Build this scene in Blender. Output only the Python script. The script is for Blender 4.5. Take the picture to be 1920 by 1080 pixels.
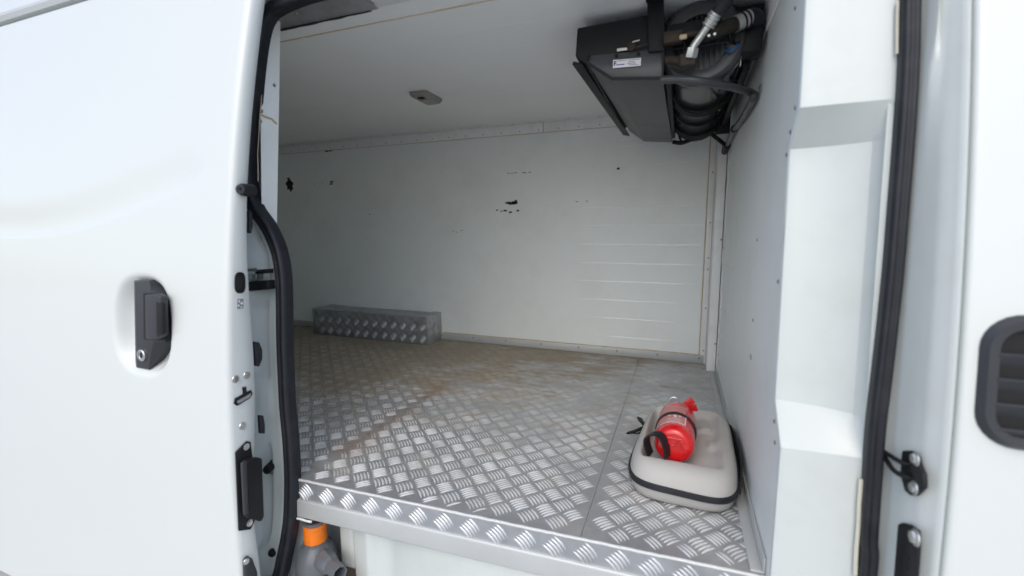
import bpy, bmesh, math, random
from mathutils import Vector, Matrix
R = math.radians
random.seed(4)
for o in list(bpy.data.objects): bpy.data.objects.remove(o)
scene = bpy.context.scene
col = scene.collection

# ------------------------------------------------------------------ camera, sky, sun, exposure
FPX, YAW, PITCH, ROLL = 835.8, 0.35975, 0.12428, -0.00108
CAM = Vector((0, 0, 0.58))                       # 0.58 m above the cargo floor, which is z = 0
fw = Vector((-math.sin(YAW)*math.cos(PITCH), math.cos(YAW)*math.cos(PITCH), -math.sin(PITCH)))
rt = Vector((math.cos(YAW), math.sin(YAW), 0)); up = rt.cross(fw)
rt, up = rt*math.cos(ROLL)+up*math.sin(ROLL), up*math.cos(ROLL)-rt*math.sin(ROLL)
cd = bpy.data.cameras.new('camera'); cam = bpy.data.objects.new('camera', cd); col.objects.link(cam)
cd.sensor_width = 36; cd.lens = 36*FPX/1920; cd.clip_start = 0.02; cd.clip_end = 500
cam.matrix_world = Matrix(((rt.x, up.x, -fw.x, CAM.x), (rt.y, up.y, -fw.y, CAM.y), (rt.z, up.z, -fw.z, CAM.z), (0, 0, 0, 1)))
cd.dof.use_dof = True; cd.dof.focus_distance = 1.45; cd.dof.aperture_fstop = 2.4
scene.camera = cam

SUN_EL, SUN_AZ = 48, 174                         # azimuth measured from +Y, clockwise seen from above
w = bpy.data.worlds.new('World'); scene.world = w; w.use_nodes = True
nt = w.node_tree; bg = nt.nodes['Background']
sky = nt.nodes.new('ShaderNodeTexSky'); sky.sky_type = 'NISHITA'; sky.sun_disc = False
sky.sun_elevation = R(SUN_EL); sky.sun_rotation = R(SUN_AZ)
sky.air_density = 1.0; sky.dust_density = 2.2; sky.ozone_density = 0.4
nt.links.new(sky.outputs[0], bg.inputs[0]); bg.inputs[1].default_value = 0.15
sl = bpy.data.lights.new('sun', 'SUN'); sl.energy = 0.6; sl.angle = R(80); sl.color = (1, 0.985, 0.90)
so = bpy.data.objects.new('sun', sl); col.objects.link(so)
sdir = Vector((math.sin(R(SUN_AZ))*math.cos(R(SUN_EL)), math.cos(R(SUN_AZ))*math.cos(R(SUN_EL)), math.sin(R(SUN_EL))))
so.rotation_euler = sdir.to_track_quat('Z', 'Y').to_euler(); so.location = sdir*20
scene.view_settings.view_transform = 'Standard'; scene.view_settings.look = 'None'
scene.view_settings.exposure = 0.68; scene.view_settings.gamma = 1
scene.view_settings.use_curve_mapping = False
scene.render.engine = 'CYCLES'
scene.cycles.max_bounces = 12; scene.cycles.diffuse_bounces = 8

# ------------------------------------------------------------------ helpers
def ray(a, b): return rt*((a-960)/FPX) + up*((540-b)/FPX) + fw
def onX(a, b, X): d = ray(a, b); return CAM + d*((X-CAM.x)/d.x)
def onY(a, b, Y): d = ray(a, b); return CAM + d*((Y-CAM.y)/d.y)
def onZ(a, b, Z): d = ray(a, b); return CAM + d*((Z-CAM.z)/d.z)
def YD(z): return 0.6085 + (0.111 if z > 0 else 0.02)*z*z      # outer skin of the open door
def YB(z): return YD(z) + 0.07                                  # outer skin of the body
def YS(z): return 0.752 + 0.066*z                               # plane of the door seal
def onS(a, b): d = ray(a, b); return CAM + d*((0.752+0.066*CAM.z)/(d.y-0.066*d.z))
def sm(a, b, x):
    t = max(0, min(1, (x-a)/(b-a))); return t*t*(3-2*t)

WLOC = {}
def empty(name, loc):
    o = bpy.data.objects.new(name, None); col.objects.link(o); o.location = loc
    o.empty_display_size = 0.05; WLOC[o] = Vector(loc); return o
def tag(o, label, cat=None, group=None, kind=None):
    o['label'] = label
    if cat: o['category'] = cat
    if group: o['group'] = group
    if kind: o['kind'] = kind
    return o
def link(name, me, parent, c):
    o = bpy.data.objects.new(name, me); col.objects.link(o); WLOC[o] = Vector(c)
    if parent is not None:
        o.parent = parent; o.location = Vector(c) - WLOC[parent]
    else: o.location = c
    return o
def mk(name, verts, faces, mat, parent=None, smooth=False, bevel=0, seg=2, ang=35, base=False):
    vs = [Vector(v) for v in verts]
    lo = Vector([min(v[i] for v in vs) for i in range(3)]); hi = Vector([max(v[i] for v in vs) for i in range(3)])
    c = (lo+hi)/2
    if base: c.z = lo.z
    me = bpy.data.meshes.new(name); me.from_pydata([v-c for v in vs], [], faces)
    bm = bmesh.new(); bm.from_mesh(me)
    if smooth != 'open' : bmesh.ops.recalc_face_normals(bm, faces=bm.faces)
    if bevel:
        es = [e for e in bm.edges if len(e.link_faces) == 2 and e.calc_face_angle(0) > R(25)]
        bmesh.ops.bevel(bm, geom=es, offset=bevel, segments=seg, profile=0.5, affect='EDGES', clamp_overlap=True)
    bm.to_mesh(me); bm.free()
    if smooth or bevel:
        for p in me.polygons: p.use_smooth = True
        me.set_sharp_from_angle(angle=R(ang if not bevel else 60))
    me.materials.append(mat)
    return link(name, me, parent, c)
def boxvf(lo, hi):
    x0, y0, z0 = lo; x1, y1, z1 = hi
    v = [(x0,y0,z0),(x1,y0,z0),(x1,y1,z0),(x0,y1,z0),(x0,y0,z1),(x1,y0,z1),(x1,y1,z1),(x0,y1,z1)]
    return v, [(0,3,2,1),(4,5,6,7),(0,1,5,4),(1,2,6,5),(2,3,7,6),(3,0,4,7)]
def box(name, lo, hi, mat, parent=None, bevel=0.0, seg=2):
    v, f = boxvf(lo, hi); return mk(name, v, f, mat, parent, bevel=bevel, seg=seg)
def merge(*vfs):
    V, Fc = [], []
    for v, f in vfs:
        n = len(V); V += list(v); Fc += [tuple(i+n for i in q) for q in f]
    return V, Fc
def gridvf(rows, closed=False):
    n = len(rows[0]); V = [p for r in rows for p in r]; Fc = []
    for i in range(len(rows)-1):
        for j in range(n if closed else n-1):
            k = (j+1) % n
            Fc.append((i*n+j, i*n+k, (i+1)*n+k, (i+1)*n+j))
    return V, Fc
def prismvf(poly, off):
    n = len(poly); off = Vector(off); V = [Vector(p) for p in poly]; V += [p+off for p in V]
    Fc = [tuple(range(n))[::-1], tuple(range(n, 2*n))] + [(i, (i+1) % n, n+(i+1) % n, n+i) for i in range(n)]
    return V, Fc
def prism(name, poly, off, mat, parent=None, bevel=0, seg=2):
    v, f = prismvf(poly, off); return mk(name, v, f, mat, parent, bevel=bevel, seg=seg)
def spline(pts, n=8, closed=False):
    P = [Vector(p) for p in pts]; out = []; m = len(P)
    for i in range(m if closed else m-1):
        if closed: a, b, c, d = P[(i-1) % m], P[i], P[(i+1) % m], P[(i+2) % m]
        else: a, b, c, d = P[max(i-1, 0)], P[i], P[i+1], P[min(i+2, m-1)]
        for k in range(n):
            t = k/n
            out.append(0.5*((2*b)+(c-a)*t+(2*a-5*b+4*c-d)*t*t+(3*b-a-3*c+d)*t**3))
    if not closed: out.append(P[-1])
    return out
def sweepvf(path, prof, ref=None, closed=False, cap=True, scl=None):
    """prof: list of (s, t): s along side axis, t along ref axis"""
    rows = []; m = len(path); N = None
    for i, p in enumerate(path):
        a = path[(i-1) % m] if (closed or i > 0) else p
        b = path[(i+1) % m] if (closed or i < m-1) else p
        T = (b-a).normalized()
        if ref is not None: N = (Vector(ref)-T*T.dot(Vector(ref))).normalized()
        else:
            if N is None: N = T.orthogonal().normalized()
            N = (N-T*T.dot(N)).normalized()
        S = T.cross(N)
        k_ = scl(p) if scl else 1.0
        rows.append([p+S*s*k_+N*t*k_ for s, t in prof])
    if closed: rows.append(rows[0])
    V, Fc = gridvf(rows, closed=True)
    n = len(prof)
    if not closed and cap:
        Fc.append(tuple(range(n))); Fc.append(tuple(range((m-1)*n, m*n))[::-1])
    return V, Fc
def circ(r, n=12): return [(r*math.cos(2*math.pi*k/n), r*math.sin(2*math.pi*k/n)) for k in range(n)]
def tubevf(pts, r, n=12, res=6):
    return sweepvf(spline(pts, res) if len(pts) > 2 else [Vector(p) for p in pts], circ(r, n))
def tube(name, pts, r, mat, parent=None, n=12, res=6):
    v, f = tubevf(pts, r, n, res); return mk(name, v, f, mat, parent, smooth=True, ang=50)
def lathevf(org, axis, prof, n=32):
    """prof: list of (s along axis, radius)"""
    ax = Vector(axis).normalized(); A = ax.orthogonal().normalized(); B = ax.cross(A); org = Vector(org); rows = []
    for s, r in prof:
        rows.append([org+ax*s+(A*math.cos(2*math.pi*k/n)+B*math.sin(2*math.pi*k/n))*r for k in range(n)])
    V, Fc = gridvf(rows, closed=True)
    if prof[0][1] > 1e-5: Fc.append(tuple(range(n))[::-1])
    if prof[-1][1] > 1e-5: Fc.append(tuple(range((len(prof)-1)*n, len(prof)*n)))
    return V, Fc
def lathe(name, org, axis, prof, mat, parent=None, n=32, ang=40):
    v, f = lathevf(org, axis, prof, n)
    o = mk(name, v, f, mat, parent, smooth=True, ang=ang)
    return o

# ------------------------------------------------------------------ materials
def mat(name, c, rough=0.5, metal=0, spec=0.5, coat=0, var=0.06, vs=6, bump=0, bs=60, rvar=0.08, tint=None, tamt=0.0, ts=3, trans=0):
    m = bpy.data.materials.new(name); m.use_nodes = True; n = m.node_tree.nodes; L = m.node_tree.links
    p = n['Principled BSDF']; p.inputs['Metallic'].default_value = metal
    p.inputs['Specular IOR Level'].default_value = spec; p.inputs['Coat Weight'].default_value = coat; p.inputs['Coat Roughness'].default_value = 0.06
    g = n.new('ShaderNodeNewGeometry')
    tx = n.new('ShaderNodeTexNoise'); tx.inputs['Scale'].default_value = vs; tx.inputs['Detail'].default_value = 6; tx.inputs['Roughness'].default_value = 0.6
    L.new(g.outputs['Position'], tx.inputs['Vector'])
    mx = n.new('ShaderNodeMix'); mx.data_type = 'RGBA'
    mx.inputs[6].default_value = tuple(x*(1-var) for x in c)+(1,); mx.inputs[7].default_value = tuple(min(1, x*(1+var)) for x in c)+(1,)
    L.new(tx.outputs[0], mx.inputs[0]); out = mx.outputs[2]
    if tint:
        t2 = n.new('ShaderNodeTexNoise'); t2.inputs['Scale'].default_value = ts; t2.inputs['Detail'].default_value = 8; t2.inputs['Roughness'].default_value = 0.65
        L.new(g.outputs['Position'], t2.inputs['Vector'])
        mr = n.new('ShaderNodeMapRange'); mr.inputs[1].default_value = 0.48; mr.inputs[2].default_value = 0.75; mr.inputs[3].default_value = 0; mr.inputs[4].default_value = tamt
        L.new(t2.outputs[0], mr.inputs[0])
        m2 = n.new('ShaderNodeMix'); m2.data_type = 'RGBA'; L.new(mr.outputs[0], m2.inputs[0]); L.new(out, m2.inputs[6]); m2.inputs[7].default_value = tuple(tint)+(1,)
        out = m2.outputs[2]
    L.new(out, p.inputs['Base Color'])
    rr = n.new('ShaderNodeMapRange'); rr.inputs[3].default_value = max(0.02, rough-rvar); rr.inputs[4].default_value = min(1, rough+rvar)
    L.new(tx.outputs[0], rr.inputs[0]); L.new(rr.outputs[0], p.inputs['Roughness'])
    if bump:
        tb = n.new('ShaderNodeTexNoise'); tb.inputs['Scale'].default_value = bs; tb.inputs['Detail'].default_value = 4
        L.new(g.outputs['Position'], tb.inputs['Vector'])
        b = n.new('ShaderNodeBump'); b.inputs['Strength'].default_value = bump; b.inputs['Distance'].default_value = 0.002
        L.new(tb.outputs[0], b.inputs['Height']); L.new(b.outputs[0], p.inputs['Normal'])
    return m
M = {}
M['paint'] = mat('white_paint', (0.605, 0.635, 0.622), 0.34, spec=0.45, coat=0.25, var=0.012, vs=3, rvar=0.03, bump=0.02, bs=9)
M['jamb'] = mat('white_jamb_paint', (0.55, 0.59, 0.578), 0.35, coat=0.2, var=0.02, tint=(0.42, 0.41, 0.37), tamt=0.22, ts=11)
M['liner'] = mat('white_liner', (0.795, 0.83, 0.82), 0.42, var=0.03, vs=4, bump=0.06, bs=35, tint=(0.5, 0.48, 0.42), tamt=0.18, ts=5)
M['ceil'] = mat('ceiling_liner', (0.845, 0.865, 0.85), 0.45, var=0.03, vs=3, bump=0.05, bs=25, tint=(0.5, 0.47, 0.4), tamt=0.12, ts=2.5)
M['rib'] = mat('pale_rib', (0.88, 0.895, 0.89), 0.28, spec=0.55, coat=0.25, var=0.05, vs=20)  # whiter and glossier than the liner behind it
M['trim'] = mat('white_trim', (0.80, 0.81, 0.80), 0.38, var=0.03, vs=9, tint=(0.5, 0.45, 0.36), tamt=0.25, ts=14)
M['seal'] = mat('black_rubber', (0.012, 0.014, 0.019), 0.45, spec=0.35, var=0.25, vs=30, bump=0.08, bs=90, tint=(0.06, 0.06, 0.06), tamt=0.25, ts=25)
M['blk'] = mat('black_plastic', (0.010, 0.011, 0.013), 0.5, spec=0.25, var=0.15, vs=30, bump=0.06, bs=300)
M['drum'] = mat('drum_plastic', (0.05, 0.051, 0.054), 0.18, var=0.08, vs=12, rvar=0.04)
M['dgrey'] = mat('dark_grey_plastic', (0.05, 0.052, 0.056), 0.34, var=0.12, vs=12, bump=0.05, bs=200)
M['grip'] = mat('handle_plastic', (0.034, 0.037, 0.042), 0.42, spec=0.4, var=0.1, vs=30, bump=0.08, bs=500)
M['band'] = mat('matt_black_band', (0.006, 0.006, 0.007), 0.6, spec=0.12)
M['dark'] = mat('near_black_shade', (0.008, 0.008, 0.009), 0.8)  # near-black colour stands in for the shade inside slots and openings
M['galv'] = mat('galvanised_sheet', (0.42, 0.43, 0.43), 0.42, metal=0.7, var=0.12, vs=20, tint=(0.2, 0.18, 0.15), tamt=0.5, ts=18)
M['alu'] = mat('aluminium_angle', (0.50, 0.52, 0.52), 0.5, metal=0.3, var=0.06, vs=14, tint=(0.4, 0.39, 0.36), tamt=0.3, ts=12)
M['edge'] = mat('worn_edge_highlight', (0.60, 0.61, 0.61), 0.4, metal=0.2, var=0.15, vs=60)  # pale colour for the worn fold and the highlight along it
M['silver'] = mat('bright_metal', (0.62, 0.62, 0.6), 0.32, metal=0.9, var=0.12, vs=60, tint=(0.3, 0.27, 0.2), tamt=0.3, ts=60)
M['chrome'] = mat('zinc_plated', (0.6, 0.61, 0.6), 0.3, metal=1, var=0.1, vs=80)
M['rivet'] = mat('rivet_metal', (0.3, 0.3, 0.29), 0.4, metal=0.8, var=0.3, vs=60)
M['caulk'] = mat('yellowed_sealant', (0.52, 0.42, 0.27), 0.6, var=0.2, vs=18, tint=(0.62, 0.58, 0.5), tamt=0.8, ts=9)
M['cream'] = mat('cream_sealant', (0.62, 0.60, 0.50), 0.6, var=0.1, vs=18)
M['scuff'] = mat('black_scuff', (0.012, 0.012, 0.01), 0.8)
M['rust'] = mat('rusty_brass', (0.045, 0.032, 0.022), 0.65, metal=0.2, var=0.6, vs=90, bump=0.3, bs=150, tint=(0.015, 0.013, 0.012), tamt=0.95, ts=45)
M['soot'] = mat('greasy_black', (0.022, 0.019, 0.016), 0.55, spec=0.3, var=0.4, vs=60, bump=0.3, bs=120, tint=(0.09, 0.06, 0.035), tamt=0.4, ts=40)
M['case'] = mat('beige_foam', (0.40, 0.395, 0.38), 0.72, var=0.05, vs=10, bump=0.12, bs=400, tint=(0.36, 0.33, 0.29), tamt=0.3, ts=14)
M['red'] = mat('red_enamel', (0.55, 0.006, 0.009), 0.2, coat=0.6, var=0.05, vs=20, rvar=0.05)
M['redp'] = mat('red_plastic', (0.5, 0.012, 0.014), 0.4, var=0.08, vs=30)
M['lab'] = mat('label_red', (0.48, 0.17, 0.16), 0.35, var=0.1, vs=40, tint=(0.55, 0.3, 0.3), tamt=0.4, ts=60)
M['white'] = mat('white_print', (0.72, 0.70, 0.72), 0.5, var=0.05, vs=60)
M['ink'] = mat('grey_print', (0.2, 0.2, 0.22), 0.6)
M['blue'] = mat('blue_print', (0.03, 0.05, 0.3), 0.5)
M['bluew'] = mat('blue_cable', (0.01, 0.11, 0.35), 0.4)
M['yellow'] = mat('yellow_tape', (0.6, 0.5, 0.03), 0.5)
M['orange'] = mat('orange_sleeve', (0.85, 0.20, 0.008), 0.45, var=0.1, vs=30, tint=(0.35, 0.07, 0.01), tamt=0.5, ts=40)
M['gplast'] = mat('grey_plastic', (0.115, 0.128, 0.142), 0.3, var=0.06, vs=15, tint=(0.12, 0.11, 0.1), tamt=0.3, ts=20)
M['rcap'] = mat('brown_stopper', (0.07, 0.025, 0.02), 0.6, var=0.3, vs=60)
M['wood'] = mat('dirty_board', (0.07, 0.05, 0.036), 0.85, var=0.5, vs=50, bump=0.5, bs=80)
M['lens'] = mat('lamp_lens', (0.30, 0.29, 0.26), 0.3, var=0.1, vs=40)
M['lampb'] = mat('lamp_body', (0.26, 0.25, 0.23), 0.5)
M['concrete'] = mat('concrete', (0.48, 0.48, 0.47), 0.85, var=0.15, vs=1.5, bump=0.3, bs=30)

def tread_material(name, dirty, k=1.0, glint=0.0, metal=0.93):
    m = bpy.data.materials.new(name); m.use_nodes = True; n = m.node_tree.nodes; L = m.node_tree.links; p = n['Principled BSDF']
    g = n.new('ShaderNodeNewGeometry'); pos = g.outputs['Position']
    def noise(s, d=8, r=0.62, scale=None):
        t = n.new('ShaderNodeTexNoise'); t.inputs['Scale'].default_value = s; t.inputs['Detail'].default_value = d; t.inputs['Roughness'].default_value = r
        if scale:
            v = n.new('ShaderNodeVectorMath'); v.operation = 'MULTIPLY'; v.inputs[1].default_value = scale; L.new(pos, v.inputs[0]); L.new(v.outputs[0], t.inputs['Vector'])
        else: L.new(pos, t.inputs['Vector'])
        return t.outputs[0]
    def mth(op, a, b=0.0, c=None):
        k = n.new('ShaderNodeMath'); k.operation = op
        for i, x in enumerate((a, b) if c is None else (a, b, c)):
            if isinstance(x, (int, float)): k.inputs[i].default_value = x
            else: L.new(x, k.inputs[i])
        return k.outputs[0]
    def rng(v, a, b, c=0, d=1):
        k = n.new('ShaderNodeMapRange'); k.interpolation_type = 'SMOOTHSTEP'
        for i, x in enumerate((a, b, c, d)): k.inputs[i+1].default_value = x
        L.new(v, k.inputs[0]); return k.outputs[0]
    def mix(f, a, b):
        k = n.new('ShaderNodeMix'); k.data_type = 'RGBA'
        for i, x in ((0, f), (6, a), (7, b)):
            if isinstance(x, tuple): k.inputs[i].default_value = x+(1,)
            elif isinstance(x, (int, float)): k.inputs[i].default_value = x
            else: L.new(x, k.inputs[i])
        return k.outputs[2]
    sp = n.new('ShaderNodeSeparateXYZ'); L.new(pos, sp.inputs[0]); X, Y = sp.outputs[0], sp.outputs[1]
    fine = noise(45, 6); big = noise(4.5); streak = noise(9, 8, 0.65, (1, 3.2, 1))
    kb = 1.0 if dirty else k
    base = mix(fine, tuple(kb*(q+glint) for q in (0.43, 0.447, 0.465)), tuple(kb*(q+glint) for q in (0.58, 0.597, 0.615)))  # lighter ridge colour stands in for glints on the polished tops
    if dirty:
        # muck carried to the back and the far end; its edge follows where loads were dragged
        far = mth('ADD', mth('MULTIPLY', mth('SUBTRACT', Y, 1.0), 0.72), mth('MULTIPLY', mth('SUBTRACT', -0.75, X) if False else mth('MULTIPLY', mth('ADD', X, 0.75), -1.0), 0.62))
        f = mth('ADD', far, mth('MULTIPLY', mth('SUBTRACT', big, 0.5), 1.5))
        f = mth('ADD', f, mth('MULTIPLY', mth('SUBTRACT', streak, 0.5), 1.3))
        grime = rng(f, 0.02, 0.62, 0.0, 0.95*k)
        film = rng(noise(7, 8, 0.7), 0.42, 0.72, 0.0, 0.42*k)
        gcol = mix(noise(16), (0.19, 0.15, 0.098), (0.42, 0.36, 0.27))
        gcol = mix(rng(noise(3.1, 5), 0.5, 0.7, 0, 0.7), gcol, (0.37, 0.335, 0.265))
        tot = mth('MAXIMUM', grime, film)
        # pale dried spill and rust bleeding out of the plate joint
        dx = mth('ABSOLUTE', mth('ADD', X, 0.822))
        inY = mth('MULTIPLY', rng(Y, 1.46, 1.54, 1, 0), rng(Y, 0.86, 0.90))
        rst = mth('MULTIPLY', rng(dx, 0.005, 0.017, 1, 0), rng(noise(24, 5), 0.49, 0.57, 0, 0.65))
        rst = mth('MAXIMUM', mth('MULTIPLY', rst, inY), mth('MULTIPLY', mth('MULTIPLY', rng(dx, 0.015, 0.075, 0.32, 0), rng(noise(8, 5), 0.38, 0.6)), inY))
        rcol = mix(noise(70), (0.20, 0.065, 0.018), (0.34, 0.21, 0.10))
        if glint > 0.05: base = mix(rng(mth('ADD', noise(5.5, 7, 0.7), mth('MULTIPLY', mth('SUBTRACT', Y, 1.0), 0.10)), 0.42, 0.66, 0, 0.8), base, (0.36, 0.37, 0.375))
        c1 = mix(tot, base, gcol); c2 = mix(rst, c1, rcol)
        # bare scratches through the dirt
        scr = rng(noise(30, 3, 0.5, (0.35, 2.5, 1)), 0.66, 0.74, 0, 0.22); c3 = mix(scr, c2, (0.5, 0.5, 0.48))
        sp2 = mth('ADD', mth('POWER', mth('MULTIPLY', mth('ADD', X, 0.80), 9.0), 2.0), mth('POWER', mth('MULTIPLY', mth('SUBTRACT', Y, 0.825), 42.0), 2.0))
        sp2 = mth('MULTIPLY', rng(mth('ADD', sp2, mth('MULTIPLY', noise(25), 1.4)), 0.9, 1.5, 1, 0), 0.7); c3 = mix(sp2, c3, (0.62, 0.62, 0.6))
        L.new(c3, p.inputs['Base Color'])
        m0 = 0.72 if glint < 0.05 else 0.38
        met = mth('SUBTRACT', m0, mth('MULTIPLY', mth('MAXIMUM', tot, rst), m0)); L.new(met, p.inputs['Metallic'])
        rgh = mth('ADD', mth('ADD', 0.30+glint*0.2, mth('MULTIPLY', fine, 0.16)), mth('MULTIPLY', tot, 0.4)); L.new(rgh, p.inputs['Roughness'])
    else:
        c1 = mix(rng(noise(10), 0.5, 0.75, 0, 0.4), base, tuple(q*kb for q in (0.25, 0.24, 0.22))); L.new(c1, p.inputs['Base Color'])
        p.inputs['Metallic'].default_value = metal; L.new(mth('ADD', 0.34-glint*0.8, mth('MULTIPLY', fine, 0.2)), p.inputs['Roughness'])
    b = n.new('ShaderNodeBump'); b.inputs['Strength'].default_value = 0.25; b.inputs['Distance'].default_value = 0.001
    L.new(noise(130, 5), b.inputs['Height']); L.new(b.outputs[0], p.inputs['Normal'])
    return m
M['tread'] = tread_material('worn_tread_plate', True)
M['treadc'] = tread_material('clean_tread_plate', False)
M['treadd'] = tread_material('shaded_tread_plate', False, 0.7, 0, 0.6)  # box front: colour darkened for the dark floor it reflects
M['treade'] = tread_material('pale_tread_plate', False, 0.95, 0, 0.6)  # same plate in a lighter colour for the box top and near end
M['bard'] = tread_material('dull_tread_ridge', False, 1.1, 0, 0.8)
M['bar'] = tread_material('worn_tread_ridge', True, 0.85, 0.24)
M['barc'] = tread_material('clean_tread_ridge', False, 1, 0.15, 0.55)

# ------------------------------------------------------------------ ground
ZG = -0.66
g = mk('ground', [(-60, -60, ZG), (60, -60, ZG), (60, 60, ZG), (-60, 60, ZG)], [(0, 1, 2, 3)], M['concrete'])  # unseen pale sheet, added to bounce light up into the van
g['kind'] = 'structure'

# ------------------------------------------------------------------ the van
van = empty('cargo_van', (-0.6, 1.4, ZG))
tag(van, 'white insulated cargo van with its side sliding door slid open', 'van')
XB, YW, ZC, XE = 0.16, 2.10, 1.098, -2.45      # bulkhead, far wall, ceiling, rear end
def FE(X): return 0.752 + (X+0.8)*0.0452        # front edge of the cargo floor

# --- one rivet mesh shared by all rivets
rb = bmesh.new(); bmesh.ops.create_uvsphere(rb, u_segments=10, v_segments=6, radius=0.0042)
for v in rb.verts: v.co.z = max(v.co.z, -0.0002)*0.55
rme = bpy.data.meshes.new('rivet'); rb.to_mesh(rme); rb.free(); rme.materials.append(M['rivet'])
for p in rme.polygons: p.use_smooth = True
def rivet(parent, loc, nrm, s=1.0, name='rivet'):
    o = link(name, rme, parent, loc); o.rotation_euler = Vector(nrm).to_track_quat('Z', 'Y').to_euler(); o.scale = (s, s, s); return o
bb = bmesh.new(); bmesh.ops.create_cone(bb, cap_ends=True, segments=6, radius1=0.009, radius2=0.0085, depth=0.006)
bmesh.ops.create_cone(bb, cap_ends=True, segments=18, radius1=0.0125, radius2=0.0115, depth=0.002, matrix=Matrix.Translation((0, 0, -0.0025)))
bme = bpy.data.meshes.new('bolt'); bb.to_mesh(bme); bb.free(); bme.materials.append(M['chrome'])
def bolt(parent, loc, nrm, s=1.0):
    o = link('bolt', bme, parent, loc); o.rotation_euler = Vector(nrm).to_track_quat('Z', 'Y').to_euler(); o.scale = (s, s, s); return o

# --- tread bars: five curved lens-shaped ridges per cell, alternate cells turned a quarter
def bars(name, org, ex, ey, u0, u1, v0, v1, mat_, parent, inside=None, hfun=None, a=0.0425, rot=45):
    org, ex, ey = Vector(org), Vector(ex), Vector(ey); nz = ex.cross(ey)
    ca, sa = math.cos(R(rot)), math.sin(R(rot)); V, Fc = [], []
    rad = int(max(u1-u0, v1-v0)/a*0.75)+2; cu, cv = (u0+u1)/2, (v0+v1)/2
    cu = round(cu/(a*math.sqrt(2)))*a*math.sqrt(2); cv = round(cv/(a*math.sqrt(2)))*a*math.sqrt(2)
    SEC = [(0.2, 0.75), (0.5, 1.0), (0.8, 0.75)]
    for i in range(-rad, rad+1):
        for j in range(-rad, rad+1):
            pc, qc = i*a, j*a
            uc, vc = cu+pc*ca-qc*sa, cv+pc*sa+qc*ca
            if not (u0-a < uc < u1+a and v0-a < vc < v1+a): continue
            turn = (i+j) % 2
            for k in range(5):
                o = (k-2)*0.0079
                def pt(s, wd, h):
                    along = (s-0.5)*0.0385; ac = o+wd+0.0032*(1-(2*s-1)**2)-0.0015
                    p_, q_ = (along, ac) if turn == 0 else (ac, -along)
                    return uc+p_*ca-q_*sa, vc+p_*sa+q_*ca, h
                c0 = pt(0.5, 0, 0)
                e0, e1 = pt(0, 0, 0), pt(1, 0, 0)
                if not all(u0 < e[0] < u1 and v0 < e[1] < v1 and (inside is None or inside(e[0], e[1])) for e in (e0, e1)): continue
                H = 0.0034*(hfun(c0[0], c0[1]) if hfun else 1)
                n0 = len(V); loc = [e0]
                for s, f in SEC:
                    loc += [pt(s, -0.0027*f, 0), pt(s, 0, H*f), pt(s, 0.0027*f, 0)]
                loc.append(e1)
                V += [org+ex*x+ey*y+nz*(h-0.0001) for x, y, h in loc]
                Fc += [(n0, n0+1, n0+2), (n0, n0+2, n0+3)]
                for q in (0, 1):
                    b0 = n0+1+3*q
                    Fc += [(b0, b0+3, b0+4, b0+1), (b0+1, b0+4, b0+5, b0+2)]
                b0 = n0+7; Fc += [(b0, n0+10, b0+1), (b0+1, n0+10, b0+2)]
    me = bpy.data.meshes.new(name); c = org+ex*cu+ey*cv
    me.from_pydata([v-c for v in V], [], Fc)
    for p in me.polygons: p.use_smooth = True
    me.materials.append(mat_); o = link(name, me, parent, c); o['kind'] = 'stuff'
    bm = bmesh.new(); bm.from_mesh(me); bmesh.ops.recalc_face_normals(bm, faces=bm.faces)
    bm.faces.ensure_lookup_table()
    bm.to_mesh(me); bm.free()
    return o

# --- cargo floor: three sheets of tread plate with open joints
from mathutils import noise as mnoise
def wear(x, y):
    f = 1-0.55*sm(1.05, 1.5, y+0.25*mnoise.noise((x*2.5, y*2.5, 0)))*sm(-1.9, -0.9, x)
    return f*(0.85+0.3*mnoise.noise((x*9, y*9, 3)))
for x0, x1 in ((XE, -0.8222), (-0.8217, -0.15565), (-0.15475, XB)):
    n = 14; top = [(x0+(x1-x0)*k/n, FE(x0+(x1-x0)*k/n), 0) for k in range(n+1)] + [(x1, YW+0.02, 0), (x0, YW+0.02, 0)]
    fp = prism('floor_plate', top, (0, 0, -0.004), M['tread'], van)
    bars('tread_bars', (0, 0, 0), (1, 0, 0), (0, 1, 0), x0+0.001, x1-0.001, 0.70, YW, M['bar'], fp,
         inside=lambda u, v: v > FE(u)+0.006, hfun=wear)
box('floor_core', (XE, 0.86, -0.10), (XB, YW+0.02, -0.0045), M['wood'], van)
# rounded white nosing edge, tread riser and plain angle along the door sill
P0, P1 = Vector((-0.835, FE(-0.835), 0)), Vector((0.27, FE(0.27), 0))
sx = (P1-P0).normalized()
npath = [P0.lerp(P1, k/90)+Vector((0, 0.0006+0.0009*random.random(), -0.0024+0.0006*random.random())) for k in range(91)]
mk('sill_edge', *sweepvf(npath, circ(0.0030, 8)), M['edge'], van, smooth=True)
riser = prism('sill_riser', [P0+Vector((0, -0.001, -0.004)), P1+Vector((0, -0.001, -0.004)), P1+Vector((0, -0.001, -0.06)), P0+Vector((0, -0.001, -0.06))], (0, 0.004, 0), M['treadc'], van)
bars('tread_bars', P0+Vector((0, -0.001, 0)), sx, (0, 0, 1), 0.002, (P1-P0).length, -0.057, -0.005, M['barc'], riser)
ang = [(0, 0.0135), (-0.006, 0.0135), (-0.008, 0.0105), (-0.008, -0.029), (-0.004, -0.033), (0.03, -0.033), (0.03, -0.029), (0, -0.027)]
mk('sill_angle', *sweepvf([P0+Vector((-0.004, 0, -0.0615)), P1+Vector((0, 0, -0.0615))], [(-t, s) for t, s in ang], ref=(0, 0, 1)), M['alu'], van, bevel=0.0012)
pathc = [P0+Vector((0.0+0.05*k/6, -0.0065-0.0006*random.random(), -0.0955-0.0012*random.random())) for k in range(7)]
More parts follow.
